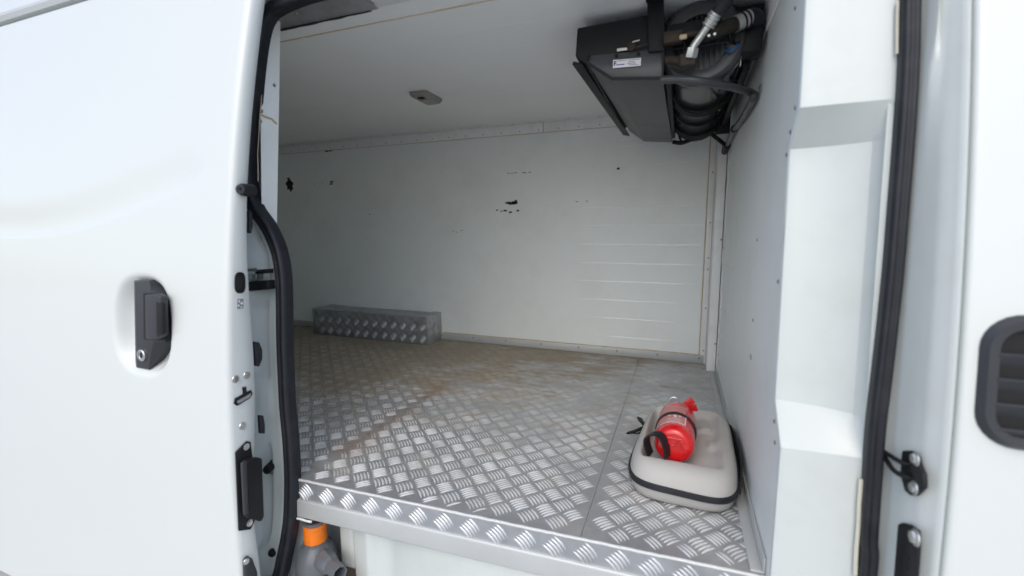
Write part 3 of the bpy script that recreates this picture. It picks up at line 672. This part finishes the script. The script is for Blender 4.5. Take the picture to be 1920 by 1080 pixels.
for u_, v_ in ((463, 838), (469, 981)): bolt(door, onX(u_, v_, XF+0.005), (1, 0, 0), 0.62)
edge('lower_roller_plate', [(454,1050),(461,1041),(469,1046),(478,1070),(480,1150),(456,1150)], 0.008, M['grip'], bevel=0.002)
bolt(door, onX(463, 1053, XF+0.009), (1, 0, 0), 0.55)
# rubber buffers
a_ = onX(464, 357, XD+0.001)
lathe('rubber_buffer', a_+Vector((0.0, 0.006, 0)), (0.28, -0.96, 0), [(-0.004, 0.0), (-0.004, 0.0135), (0.024, 0.0125), (0.031, 0.0095), (0.031, 0.004), (0.027, 0.0)], M['seal'], door, n=24)
a_ = onS(500, 12)
lathe('rubber_buffer', a_+Vector((-0.012, -0.02, 0.004)), (0.5, -0.2, -0.5), [(-0.02, 0), (-0.02, 0.011), (0.018, 0.010), (0.018, 0)], M['seal'], van, n=20)
# near-black pieces behind the leading edge
for px in ([(463,395),(467,400),(468,425),(465,438),(462,436)], [(472,640),(480,641),(486,655),(486,672),(480,687),(474,685)], [(482,778),(488,778),(491,795),(491,812),(484,812)]):
    pts = [onX(u_, v_, XD-0.012) for u_, v_ in px]; prism('edge_piece', [(XD-0.012, p.y, p.z) for p in pts], (0.010, 0, 0), M['seal'], door, bevel=0.001)
# pieces on the rear jamb pressing
def jam(name, px, Y, th, m, parent, bevel=0.001):
    pts = [onY(u_, v_, Y) for u_, v_ in px]; return prism(name, [(p.x, Y, p.z) for p in pts], (0, th, 0), m, parent, bevel=bevel)
jam('slide_stop', [(466,528),(501,526),(502,543),(466,546)], 0.742, 0.02, M['blk'], van)
jam('slide_bracket', [(478,506),(499,505),(499,513),(478,514)], 0.744, 0.02, M['blk'], van)
tube('slide_pin', [onY(464, 507, 0.738), onY(479, 506, 0.738)], 0.0045, M['chrome'], van)
jam('slide_nut', [(466,514),(480,514),(480,524),(466,524)], 0.746, 0.02, M['chrome'], van)
for (u_, v_, r_) in ((502, 880, 0.0105), (511, 1036, 0.0095)):
    c_ = onY(u_, v_, 0.728); lathe('plug', c_, (0.35, -0.93, 0), [(-0.04, r_), (0.002, r_), (0.006, r_*0.85), (0.006, r_*0.6), (0.003, r_*0.5), (0.003, 0)], M['blk'], van, n=22)

# ------------------------------------------------------------------ wheel-arch box of tread plate
bx0, bx1, by0, by1, bz1 = -1.957, -1.203, 1.955, YW-0.001, 0.147
abox = empty('tread_plate_box', ((bx0+bx1)/2, (by0+by1)/2, 0))
tag(abox, 'low tread plate box over the wheel arch against the far wall', 'box')
fr = box('front_sheet', (bx0, by0, 0.001), (bx1, by0+0.003, bz1), M['treadd'], abox, bevel=0.001)
tp = box('top_sheet', (bx0, by0+0.0032, bz1-0.003), (bx1+0.002, by1, bz1+0.0006), M['treade'], abox, bevel=0.001)
sd = box('end_sheet', (bx1-0.0008, by0+0.0032, 0.001), (bx1+0.0022, by1, bz1-0.0032), M['treade'], abox, bevel=0.001)
box('end_sheet', (bx0+0.0008, by0+0.0032, 0.001), (bx0+0.004, by1, bz1-0.0032), M['treadd'], abox)
bars('tread_bars', (0, by0, 0), (1, 0, 0), (0, 0, 1), bx0+0.003, bx1-0.003, 0.004, bz1-0.003, M['bard'], fr)
bars('tread_bars', (0, 0, bz1+0.0006), (1, 0, 0), (0, 1, 0), bx0+0.003, bx1-0.003, by0+0.005, by1-0.004, M['bard'], tp)
bars('tread_bars', (bx1+0.0022, 0, 0), (0, 1, 0), (0, 0, 1), by0+0.006, by1-0.006, 0.004, bz1-0.006, M['bard'], sd)
bead('sealant_bead', [(bx1+0.002, by1-0.002, 0.004), (bx1+0.002, by1-0.002, bz1), (bx1-0.05, by1-0.001, bz1+0.001)], 0.003, M['caulk'], parent=abox)
bead('sealant_bead', [(bx0, by1-0.001, bz1+0.001), (bx0+0.12, by1-0.001, bz1+0.001)], 0.0025, M['caulk'], parent=abox)

# ------------------------------------------------------------------ ceiling lamp
lx, ly = -0.932, 1.55
lamp = empty('ceiling_lamp', (lx, ly, ZC-0.022)); tag(lamp, 'small grey unlit lamp on the white ceiling', 'lamp')
def rrect(cx, cy, w_, h_, r_, z, n=5):
    pts = []
    for (sx_, sy_, a0) in ((1, 1, 0), (-1, 1, 90), (-1, -1, 180), (1, -1, 270)):
        for k_ in range(n): t = R(a0+90*k_/(n-1)); pts.append((cx+sx_*(w_-r_)+r_*math.cos(t), cy+sy_*(h_-r_)+r_*math.sin(t), z))
    return pts
rws = [rrect(lx, ly, 0.038, 0.065, 0.012, ZC-0.0005), rrect(lx, ly, 0.037, 0.064, 0.012, ZC-0.010), rrect(lx, ly, 0.031, 0.058, 0.010, ZC-0.017)]
V_, F_ = gridvf(rws, closed=True); F_.append(tuple(range(40, 60)))
mk('housing', V_, F_, M['lampb'], lamp, smooth=True)
rws = [rrect(lx, ly+0.016, 0.024, 0.034, 0.008, ZC-0.0165), rrect(lx, ly+0.016, 0.021, 0.031, 0.008, ZC-0.0215)]
V_, F_ = gridvf(rws, closed=True); F_.append(tuple(range(20, 40)))
mk('lens', V_, F_, M['lens'], lamp, smooth=True)
box('switch', (lx-0.012, ly-0.045, ZC-0.021), (lx+0.012, ly-0.025, ZC-0.016), M['blk'], lamp, bevel=0.002)

# ------------------------------------------------------------------ evaporator unit under the ceiling
Y1, Y2 = 1.13, 1.90
ev = empty('evaporator_unit', (-0.06, 1.5, 0.92)); tag(ev, 'black refrigeration evaporator unit hung from the ceiling beside the bulkhead', 'cooling unit')
def at1(u_, v_, Y=Y1): p = onY(u_, v_, Y); return p
ztop = ZC-0.022
up_poly = [at1(1082, 52), at1(1078.5, 105), at1(1083, 112), at1(1102, 121), at1(1106, 108), at1(1243, 94), at1(1245, 30)]
up_poly[0].z = min(up_poly[0].z, ztop); up_poly[-1].z = up_poly[0].z+0.004
prism('upper_housing', [(p.x, Y1, p.z) for p in up_poly], (0, Y2-Y1, 0), M['blk'], ev, bevel=0.004, seg=3)
tr = [at1(1104, 105), at1(1101, 119), at1(1148, 149), at1(1243, 147.5), at1(1244, 91)]
# tray narrows slightly to the back; front cheek is a thin panel, shell behind it
pf = [(p.x, Y1+0.004, p.z) for p in tr]; pb = [(p.x*0.94+0.004, Y2+0.02, p.z+0.0) for p in tr]
V_ = pf+pb; n_ = 5
F_ = [tuple(range(5))[::-1], tuple(range(5, 10))]+[(i, (i+1) % 5, 5+(i+1) % 5, 5+i) for i in range(5)]
mk('drip_tray', V_, F_, M['dgrey'], ev, bevel=0.002)
cheek = prism('front_cheek', [(p.x, Y1-0.003, p.z) for p in tr], (0, 0.0065, 0), M['dgrey'], ev, bevel=0.002)
rim = [Vector((p.x, Y1-0.005, p.z)) for p in tr]
mk('cheek_rim', *sweepvf([rim[0]+Vector((0, 0, 0)), rim[1], rim[2], rim[3], rim[4]], [(-0.0028, -0.004), (0.0028, -0.004), (0.0028, 0.004), (-0.0028, 0.004)], ref=(0, -1, 0)), M['blk'], ev, smooth=True, ang=30)
l0, l1 = at1(1083, 113), onY(1181, 247, 2.02)
mk('air_deflector', *sweepvf([Vector((l0.x, Y1, l0.z-0.004)), Vector((l0.x+0.02, 2.0, l0.z-0.003))], [(-0.014, -0.004), (0.012, -0.010), (0.014, -0.006), (-0.011, 0.004)], ref=(0, 0, 1)), M['blk'], ev, bevel=0.0015)
# suspension strap
spx = [(1213, 8), (1244, 4), (1248, 86), (1246, 95), (1216, 97)]
sp_ = [at1(u_, v_, Y1-0.012) for u_, v_ in spx]; sp_[0].z = ZC-0.001; sp_[1].z = ZC-0.001
prism('hanging_strap', [(p.x, Y1-0.012, p.z) for p in sp_], (0, 0.009, 0), M['blk'], ev, bevel=0.0015)
box('strap_foot', (sp_[0].x-0.002, Y1-0.05, ZC-0.005), (sp_[1].x+0.002, Y1-0.0125, ZC-0.001), M['blk'], ev, bevel=0.001)
# clip and screws on the face
c_ = at1(1184, 88, Y1-0.006); lathe('clip_boss', c_, (0, -1, 0), [(-0.006, 0.010), (0.004, 0.010), (0.006, 0.008), (0.006, 0.006), (0.004, 0.005), (0.004, 0)], M['rust'], ev, n=20)
a_, b_ = at1(1157, 94, Y1-0.007), at1(1177, 91.5, Y1-0.007); mk('clip_bar', *sweepvf([a_, b_], [(-0.003, -0.001), (0.003, -0.001), (0.003, 0.001), (-0.003, 0.001)], ref=(0, -1, 0)), M['silver'], ev)
tube('clip_wire', [at1(1186, 79, Y1-0.012), at1(1192, 77, Y1-0.014), at1(1199, 75.5, Y1-0.012)], 0.0018, M['silver'], ev, n=8)
tube('clip_wire', [at1(1193, 89, Y1-0.012), at1(1202, 86, Y1-0.015), at1(1213, 82, Y1-0.012)], 0.0018, M['rust'], ev, n=8)
for u_, v_ in ((1155.5, 103.5), (1197, 100)): 
    c_ = at1(u_, v_, Y1-0.006); lathe('screw', c_, (0, -1, 0), [(-0.002, 0.0042), (0.002, 0.0038), (0.002, 0)], M['blk'], ev, n=12)
# maker's label
def lab(name, px, m, y, parent=ev):
    pts = [at1(u_, v_, Y1-0.0065-y) for u_, v_ in px]; return prism(name, [(p.x, Y1-0.0065-y, p.z) for p in pts], (0, 0.0006, 0), m, parent)
lb = lab('label', [(1149.5,112.5),(1202,108.3),(1201.5,123.2),(1149,127.8)], M['white'], 0)
lab('letter', [(1151,115),(1156.2,114.6),(1156.2,116.3),(1153,116.6),(1153,118.4),(1155.6,118.2),(1155.6,119.8),(1153,120),(1152.8,123.6),(1150.8,123.8)], M['blue'], 0.0008, lb)
lab('printed_line', [(1155.5,121),(1171,119.6),(1171,121),(1155.5,122.4)], M['blue'], 0.0008, lb)
for (u0, u1, v_) in ((1158, 1175, 113.6), (1177, 1200, 112), (1178, 1190, 115.5), (1176, 1192, 118.6), (1179, 1194, 121.2), (1195, 1197, 121)):
    lab('printed_line', [(u0, v_), (u1, v_-0.08*(u1-u0)), (u1, v_-0.08*(u1-u0)+0.9), (u0, v_+0.9)], M['ink'], 0.0008, lb)
# blower drum along the unit
DX, DZ, DR = 0.036, 1.003, 0.083
lathe('blower_drum', (DX, Y1+0.045, DZ), (0, 1, 0), [(0, DR-0.02), (0, DR), (0.70, DR), (0.715, DR-0.006), (0.715, 0)], M['drum'], ev, n=56)
for ys, wd, r_, mm in ((1.42, 0.075, 0.008, 'blk'), (1.585, 0.018, 0.005, 'blk'), (1.77, 0.085, 0.008, 'blk')):
    lathe('drum_band', (DX, ys-wd/2, DZ), (0, 1, 0), [(0, DR+0.0004), (0.002, DR+r_), (wd-0.002, DR+r_), (wd, DR+0.0004)], M['band'], ev, n=56)
# scroll end with round grille
ring = []
lathe('grille_ring', (DX-0.012, Y1+0.044, DZ+0.004), (0, -1, 0), [(0, 0.092), (0.014, 0.092), (0.022, 0.086), (0.024, 0.080), (0.020, 0.060), (0.004, 0.056)], M['dgrey'], ev, n=48)
lathe('grille_back', (DX-0.012, Y1+0.043, DZ+0.004), (0, -1, 0), [(0.0, 0.075), (0.0015, 0.075), (0.0015, 0)], M['dark'], ev, n=32)  # near-black disc stands in for the shade behind the grille
for i in range(-5, 6):
    x = i*0.0112; h_ = math.sqrt(max(0.0001, 0.062**2-x*x))
    box('grille_bar', (DX-0.012+x-0.0014, Y1+0.026, DZ+0.004-h_), (DX-0.012+x+0.0014, Y1+0.031, DZ+0.004+h_), M['grip'], ev)
box('grille_bar', (DX-0.073, Y1+0.0255, DZ-0.004), (DX+0.055, Y1+0.0305, DZ+0.001), M['grip'], ev, bevel=0.0008)
box('ring_clip', (DX+0.056, Y1+0.008, DZ-0.012), (DX+0.068, Y1+0.024, DZ+0.012), M['blk'], ev, bevel=0.002)
box('mounting_plate', (-0.05, Y1+0.04, DZ+0.045), (0.150, Y2, DZ+0.075), M['blk'], ev, bevel=0.003)
box('side_bracket', (0.118, Y1+0.10, 0.955), (0.135, Y2-0.06, 1.05), M['blk'], ev, bevel=0.003)
box('side_bracket', (0.108, Y1+0.03, 0.975), (0.150, Y1+0.09, 1.06), M['blk'], ev, bevel=0.004)
box('duct_seam', (-0.052, Y1+0.03, 0.938), (-0.036, Y2-0.02, 0.975), M['blk'], ev, bevel=0.003)
box('terminal', (0.098, Y1+0.05, 0.955), (0.112, Y1+0.066, 0.972), M['silver'], ev, bevel=0.001)
# refrigerant pipes and hoses
def H(*q): return [onY(u_, v_, y_) for u_, v_, y_ in q]
tube('pressure_hose', H((1395,-60,1.02),(1372,-20,1.04),(1358,5,1.055),(1346,24,1.065)), 0.0145, M['seal'], ev, n=18)
tube('hose_ferrule', H((1343,24,1.066),(1327,50,1.075)), 0.0125, M['silver'], ev, n=18)
for t in (0.25, 0.55, 0.85):
    a_, b_ = H((1343,24,1.066),(1327,50,1.075)); c_ = a_.lerp(b_, t); lathe('ferrule_ring', c_, (b_-a_), [(-0.0015, 0.0122), (0, 0.0142), (0.003, 0.0142), (0.0045, 0.0122)], M['silver'], ev, n=18)
tube('metal_pipe', H((1328,48,1.075),(1318,62,1.08),(1308,76,1.082),(1300,88,1.084),(1297,99,1.086)), 0.0082, M['silver'], ev, n=16)
a_, b_ = H((1299,90,1.084),(1295,106,1.088)); lathe('pipe_nut', a_, (b_-a_), [(0, 0.009), (0.0, 0.0125), (0.015, 0.0135), (0.019, 0.0125), (0.019, 0.0)], M['silver'], ev, n=6, ang=20)
tube('brass_joint', H((1294,104,1.09),(1290,112,1.095),(1282,116,1.10),(1268,114,1.11),(1252,113,1.12)), 0.0105, M['rust'], ev, n=14)
a_ = H((1287,112,1.094))[0]; box('valve_block', (a_.x-0.014, a_.y-0.008, a_.z-0.014), (a_.x+0.02, a_.y+0.02, a_.z+0.012), M['rust'], ev, bevel=0.004)
a_ = H((1263,68,1.10))[0]; box('valve_block', (a_.x-0.022, a_.y-0.006, a_.z-0.014), (a_.x+0.02, a_.y+0.02, a_.z+0.012), M['rust'], ev, bevel=0.005)
a_ = H((1280,70,1.093))[0]; box('insulation_tuft', (a_.x-0.007, a_.y-0.004, a_.z-0.004), (a_.x+0.009, a_.y+0.006, a_.z+0.006), M['caulk'], ev, bevel=0.003)
tube('suction_pipe', H((1318,66,1.105),(1340,60,1.105),(1358,53,1.115),(1380,44,1.13)), 0.0150, M['soot'], ev, n=18)
tube('copper_pipe', H((1250,74,1.115),(1272,72,1.10),(1296,64,1.10),(1325,62,1.105)), 0.0065, M['rust'], ev, n=12)
a_ = H((1300,56,1.12))[0]; box('manifold', (a_.x-0.05, a_.y-0.004, a_.z-0.016), (a_.x+0.055, a_.y+0.03, a_.z+0.018), M['blk'], ev, bevel=0.004)
tube('suction_ferrule', H((1378,46,1.128),(1405,34,1.14)), 0.0175, M['silver'], ev, n=18)
for t in (0.45, 0.75):
    a_, b_ = H((1378,46,1.128),(1405,34,1.14)); lathe('ferrule_ring', a_.lerp(b_, t), (b_-a_), [(-0.0012, 0.0172), (0, 0.0186), (0.003, 0.0186), (0.0042, 0.0172)], M['dark'], ev, n=18)
tube('suction_hose', H((1403,35,1.14),(1414,34,1.15),(1420,44,1.19),(1417,62,1.26)), 0.0185, M['seal'], ev, n=18)
tube('blue_cable', H((1358,95,1.15),(1370,96,1.14),(1381,88,1.14),(1382,78,1.15),(1374,71,1.16)), 0.0022, M['bluew'], ev, n=8)
for q in (((1262,60),(1276,72),(1284,84),(1281,100)), ((1290,62),(1300,72),(1306,86),(1303,104)), ((1320,66),(1331,74),(1340,72),(1350,80))):
    tube('wire', [onY(u_, v_, 1.11) for u_, v_ in q], 0.0016, M['blk'], ev, n=6)
for u_, v_ in ((1329, 67.5), (1340, 64.5)):
    c_ = onY(u_, v_, 1.082); lathe('bolt_head', c_, (0, -1, 0), [(-0.004, 0.003), (0.003, 0.003), (0.003, 0)], M['silver'], ev, n=8)
# drain hose: across the front, then along the bulkhead to the elbow
tube('drain_hose', H((1240,150,1.112),(1262,149,1.108),(1295,150,1.10),(1330,155,1.115),(1362,161,1.16),(1392,168,1.215))+[onX(1411, 175, 0.146), onX(1413, 183, 0.146), onX(1403, 203, 0.147), onX(1390, 225, 0.147), onX(1378, 240, 0.147)], 0.0088, M['dgrey'], ev, n=16)
tube('clear_tube', [onX(1378, 239, 0.147), onX(1370, 258, 0.147), onX(1362, 276, 0.147)], 0.0075, M['gplast'], ev, n=14)
a_ = onX(1377, 241, 0.147); lathe('hose_clamp', a_, onX(1370, 258, 0.147)-a_, [(-0.006, 0.0085), (-0.005, 0.0112), (0.012, 0.0112), (0.013, 0.0085)], M['blk'], ev, n=16)
tube('elbow', [onX(1364, 272, 0.147), onX(1359, 284, 0.147), onX(1355, 288, 0.152)], 0.0115, M['blk'], ev, n=16)
tube('drain_tail', [Vector((0.085, 1.80, 0.935)), Vector((0.10, 1.83, 0.925)), Vector((0.125, 1.88, 0.915))]+[onX(1358, 272, 0.142), onX(1357, 282, 0.143)], 0.0075, M['blk'], ev, n=14)
tube('lower_hose', H((1262,266,1.87),(1278,268,1.86),(1296,262,1.86),(1318,258,1.86)), 0.0075, M['blk'], ev, n=12)
a_ = onX(1419, 168, 0.150); rivet(van, (XB-0.001, a_.y, a_.z+0.004), (-1, 0, 0), 2.0, name='hose_clip_screw')
for q in (((1343,196),(1352,206),(1357,200),(1352,222)), ((1352,172),(1362,180),(1352,208)), ((1340,232),(1346,222),(1350,236),(1344,248))):
    tube('wire', [onY(u_, v_, 1.5) for u_, v_ in q], 0.002, M['blk'], ev, n=6)
a_ = onY(1346.5, 203.5, 1.5); box('yellow_tag', (a_.x-0.006, a_.y-0.003, a_.z-0.006), (a_.x+0.006, a_.y+0.003, a_.z+0.006), M['yellow'], ev, bevel=0.0015)
for q, r_ in ((((1262,180,1.30),(1280,205,1.30),(1310,214,1.30),(1338,200,1.30),(1352,172,1.34)), 0.0035), (((1266,215,1.5),(1285,232,1.5),(1312,236,1.5),(1336,224,1.5),(1346,205,1.52)), 0.003), (((1350,120,1.2),(1362,140,1.22),(1372,150,1.25),(1384,150,1.27)), 0.003), (((1366,60,1.14),(1376,90,1.16),(1384,120,1.18),(1376,148,1.2)), 0.004), (((1372,100,1.2),(1382,118,1.22),(1380,138,1.24)), 0.0025), (((1272,250,1.86),(1276,262,1.85),(1282,268,1.85)), 0.004)):
    tube('cable', H(*q), r_, M['blk'], ev, n=8)
box('end_bracket', (0.10, Y2-0.09, 0.93), (0.148, Y2-0.08, 1.06), M['blk'], ev, bevel=0.001)

# ------------------------------------------------------------------ beige moulded case
CX, CY, CW, CL = 0.033, 1.142, 0.112, 0.208
CR = R(-2.0)
case = empty('moulded_case', (CX, CY, 0.002)); tag(case, 'beige moulded foam case with black zip lying on the tread plate floor', 'case')
def cpt(th, f, n=4.6):
    c_, s_ = math.cos(th), math.sin(th); rr = (abs(c_)**n+abs(s_)**n)**(-1/n)
    x, y = CW*rr*c_*f, CL*rr*s_*f
    x *= 1-0.10*(y/CL) if x < 0 else 1.0
    y += -0.012*(x/CW) if False else 0.0
    return CX+x*math.cos(CR)-y*math.sin(CR), CY+x*math.sin(CR)+y*math.cos(CR), x, y
def recess(x, y):
    # rounded pocket, deeper at its near left corner
    qx = sm(-0.094, -0.078, x)*(1-sm(0.060, 0.084, x)); qy = sm(-0.160, -0.142, y)*(1-sm(0.125, 0.165, y))
    d = qx*qy*(0.030-0.017*sm(-0.01, 0.05, x))
    d -= 0.009*math.exp(-((x-0.04)/0.022)**4-((y-0.055)/0.016)**4)
    d -= 0.007*math.exp(-((x-0.062)/0.014)**4-((y+0.03)/0.022)**4)
    return d
NA = 112
rows = []
for k_ in range(42):
    f = 1-k_/41*0.995
    row = []
    for a in range(NA):
        th = 2*math.pi*a/NA; X, Y, x, y = cpt(th, f)
        e = (1-f)
        rise = 0.039*(1-max(0, 1-e/0.20)**2.3)**0.6
        z = 0.046+rise+0.003*(1-f) - recess(x, y)*sm(0.06, 0.2, e)
        row.append((X, Y, z))
    rows.append(row)
V_, F_ = gridvf(rows, closed=True); F_.append(tuple(range(41*NA, 42*NA)))
mk('upper_shell', V_, F_, M['case'], case, smooth=True, ang=80)
rows = []
for f, z in ((0.999, 0.036), (0.985, 0.024), (0.965, 0.013), (0.935, 0.006), (0.89, 0.0025), (0.6, 0.002)):
    rows.append([(lambda q: (q[0], q[1], z))(cpt(2*math.pi*a/NA, f)) for a in range(NA)])
V_, F_ = gridvf(rows, closed=True); F_.append(tuple(range(5*NA, 6*NA)))
mk('lower_shell', V_, F_, M['case'], case, smooth=True, ang=80)
zp = [Vector((*cpt(2*math.pi*a/NA, 1.0)[:2], 0.041+0.002*math.sin(4*math.pi*a/NA))) for a in range(NA)]
mk('zip_band', *sweepvf(zp, [(-0.004, -0.0065), (0.0035, -0.006), (0.005, 0.0), (0.0035, 0.0065), (-0.004, 0.007)], ref=(0, 0, 1), closed=True), M['seal'], case, smooth=True, ang=60)
hp = [(0.140, 0.99, 0.046), (0.146, 1.03, 0.050), (0.150, 1.09, 0.060), (0.150, 1.16, 0.066), (0.148, 1.23, 0.062), (0.142, 1.29, 0.05)]
mk('carry_strap', *sweepvf(spline(hp, 5), [(-0.002, -0.014), (0.002, -0.014), (0.002, 0.014), (-0.002, 0.014)], ref=(0, 0, 1)), M['seal'], case, smooth=True, ang=40)
# zip pull and buckle on the left side
zb = [onZ(u_, v_, 0.045) for u_, v_ in [(1210,800),(1203,803),(1192,808),(1178,812)]]
mk('zip_pull', *sweepvf(spline(zb, 4), [(-0.005, -0.0015), (0.005, -0.0015), (0.005, 0.0015), (-0.005, 0.0015)], ref=(0, 0, 1)), M['blk'], case)
zb = [onZ(u_, v_, 0.06) for u_, v_ in [(1212,800),(1206,794),(1201,788),(1199,783)]]
mk('zip_pull', *sweepvf(spline(zb, 4), [(-0.007, -0.0015), (0.007, -0.0015), (0.007, 0.0015), (-0.007, 0.0015)], ref=(0.3, 0, 1)), M['blk'], case)
tube('zip_cord', [onZ(u_, v_, 0.042) for u_, v_ in [(1212,800),(1198,812),(1186,812),(1175,813)]], 0.0022, M['blk'], case, n=8)

# ------------------------------------------------------------------ fire extinguisher in the pocket
A0 = Vector((0.005, 1.008, 0.1055)); AX = Vector((0.045, 1, 0.02)).normalized(); ER = 0.0435
ex = empty('fire_extinguisher', (A0.x, A0.y+0.09, A0.z-ER)); tag(ex, 'small red fire extinguisher lying in the pocket of the beige case', 'extinguisher')
lathe('cylinder', A0, AX, [(-0.001, 0.0), (-0.001, 0.018), (-0.0025, 0.024), (-0.0025, 0.030), (-0.001, 0.035), (0.003, 0.0392), (0.009, 0.0422), (0.014, 0.0430), (0.024, 0.0430), (0.0245, 0.0422), (0.027, 0.0422), (0.0275, ER), (0.150, ER), (0.163, 0.0415), (0.175, 0.036), (0.184, 0.026), (0.189, 0.016), (0.198, 0.0145), (0.198, 0)], M['red'], ex, n=56, ang=50)
SA = Vector((1, 0, 0)); SA = (SA-AX*SA.dot(AX)).normalized(); UA = SA.cross(AX)*1.0
if UA.z < 0: UA = -UA
def cpatch(name, s0, s1, t0, t1, r_, m, parent=ex, n=14):
    rws = []
    for s in (s0, s1):
        rws.append([A0+AX*s+(SA*math.cos(R(t0+(t1-t0)*k_/n))+UA*math.sin(R(t0+(t1-t0)*k_/n)))*r_ for k_ in range(n+1)])
    inner = [[p+(A0+AX*s-p).normalized()*0.0006 for p in rw] for rw, s in zip(rws, (s0, s1))]
    return mk(name, *merge(gridvf(rws)), m, parent, smooth='open')
lbl = cpatch('label', 0.030, 0.135, 62, 168, ER+0.0005, M['lab'])
cpatch('label_border', 0.030, 0.0345, 64, 166, ER+0.0010, M['white'])
cpatch('label_border', 0.030, 0.080, 60, 63, ER+0.0010, M['white'], n=3)
for s, t0, t1 in ((0.040, 75, 110), (0.045, 72, 120), (0.050, 75, 112), (0.055, 70, 118), (0.061, 88, 96), (0.067, 76, 84), (0.067, 90, 99), (0.067, 106, 114)):
    cpatch('printed_line', s, s+(0.0014 if s < 0.06 else 0.005), t0, t1, ER+0.0010, M['white'], n=6)
lathe('retaining_band', A0+AX*0.076, AX, [(0, ER+0.0004), (0.001, ER+0.003), (0.011, ER+0.003), (0.012, ER+0.0004)], M['blk'], ex, n=56)
# embossed marks on the domed base
def bpt(a, r_): return A0+AX*(-0.0028)+(SA*math.cos(a)+UA*math.sin(a))*r_
for pts in ([bpt(R(50), 0.026), bpt(R(130), 0.026), bpt(R(95), 0.004), bpt(R(50), 0.026)], [bpt(R(30), 0.030), bpt(R(20), 0.016), bpt(R(-10), 0.024)], [bpt(R(0), 0.030), bpt(R(-35), 0.030), bpt(R(-60), 0.032)]):
    tube('embossed_mark', pts, 0.0019, M['red'], ex, n=8, res=5)
vh = A0+AX*0.198
lathe('valve_body', vh, AX, [(0, 0.0125), (0.01, 0.0125), (0.012, 0.0105), (0.026, 0.0105), (0.028, 0)], M['chrome'], ex, n=20)
def lever(pts, w_, m, name):
    return mk(name, *sweepvf([Vector(p) for p in pts], [(-w_, -0.0022), (w_, -0.0022), (w_, 0.0022), (-w_, 0.0022)], ref=AX), m, ex, bevel=0.001)
lever([vh+AX*0.004+Vector((0.004, 0, 0.006)), vh+AX*0.010+Vector((0.020, 0, 0.022)), vh+AX*0.014+Vector((0.034, 0, 0.034))], 0.009, M['redp'], 'lever')
lever([vh+AX*-0.012+Vector((0.010, 0, 0.012)), vh+AX*-0.016+Vector((0.028, -0.006, 0.026)), vh+AX*-0.018+Vector((0.044, -0.012, 0.030))], 0.009, M['redp'], 'carry_lever')
rg = [vh+AX*(-0.004)+Vector((-0.012+0.011*math.cos(t*0.524), 0.0, 0.030+0.011*math.sin(t*0.524))) for t in range(12)]
mk('pin_ring', *sweepvf(spline(rg, 3, closed=True), circ(0.0013, 6), closed=True), M['chrome'], ex, smooth=True)
lathe('pressure_gauge', vh+AX*0.006+Vector((0.012, 0, -0.002)), (1, -0.2, 0.1), [(0, 0.010), (0.008, 0.010), (0.009, 0.008), (0.009, 0)], M['redp'], ex, n=18)
ck = [onY(u_, v_, y_) for u_, v_, y_ in [(1220,852,1.003),(1214,834,1.0),(1213,822,0.998),(1219,815,0.996),(1230,813,0.994),(1240,817,0.992),(1246,828,0.991),(1250,842,0.990),(1252,857,0.989)]]
mk('bracket_clip', *sweepvf(spline(ck, 4), [(-0.0018, -0.013), (0.0018, -0.013), (0.0018, 0.011), (-0.0018, 0.011)], ref=(0.45, 1, 0)), M['blk'], ex, smooth=True, ang=40)

# ------------------------------------------------------------------ grey plastic vessel under the sill
_n = onY(592, 1008, 0.778); BX, BY = _n.x, 0.778
VZ = onY(592, 1027, 0.778-0.0265).z-0.2225*0.82
bo = empty('plastic_vessel', (BX, BY, VZ)); tag(bo, 'grey plastic vessel with orange sleeve and side spout below the sill', 'vessel')
def sc_(pr): return [(a*0.82, b*0.82) for a, b in pr]
lathe('body', (BX, BY, VZ), (0, 0, 1), sc_([(0, 0.0), (0, 0.055), (0.006, 0.060), (0.13, 0.061), (0.155, 0.060), (0.178, 0.055), (0.196, 0.046), (0.207, 0.036), (0.212, 0.034), (0.218, 0.034), (0.2185, 0.0315), (0.278, 0.0315), (0.279, 0.0335), (0.286, 0.0335), (0.287, 0.029), (0.280, 0.027), (0.280, 0)]), M['gplast'], bo, n=48, ang=30)
lathe('sleeve', (BX, BY, VZ+0.2225*0.82), (0, 0, 1), sc_([(-0.003, 0.0318), (-0.0027, 0.0327), (0.0525, 0.0327), (0.053, 0.0318)]), M['orange'], bo, n=48)
lathe('stopper', (BX, BY, VZ+0.281*0.82), (0, 0, 1), sc_([(0, 0.0265), (0.006, 0.0265), (0.009, 0.022), (0.009, 0)]), M['rcap'], bo, n=24)
sd_ = Vector((0.93, -0.36, 0.06)).normalized()
lathe('spout', Vector((BX, BY, onY(625, 1066, 0.75).z))+sd_*0.040, sd_, [(0, 0.026), (0.026, 0.0235), (0.034, 0.0195), (0.038, 0.0178), (0.078, 0.0178), (0.079, 0.0172), (0.078, 0.0150), (0.04, 0.0140), (0.04, 0)], M['gplast'], bo, n=8, ang=20)
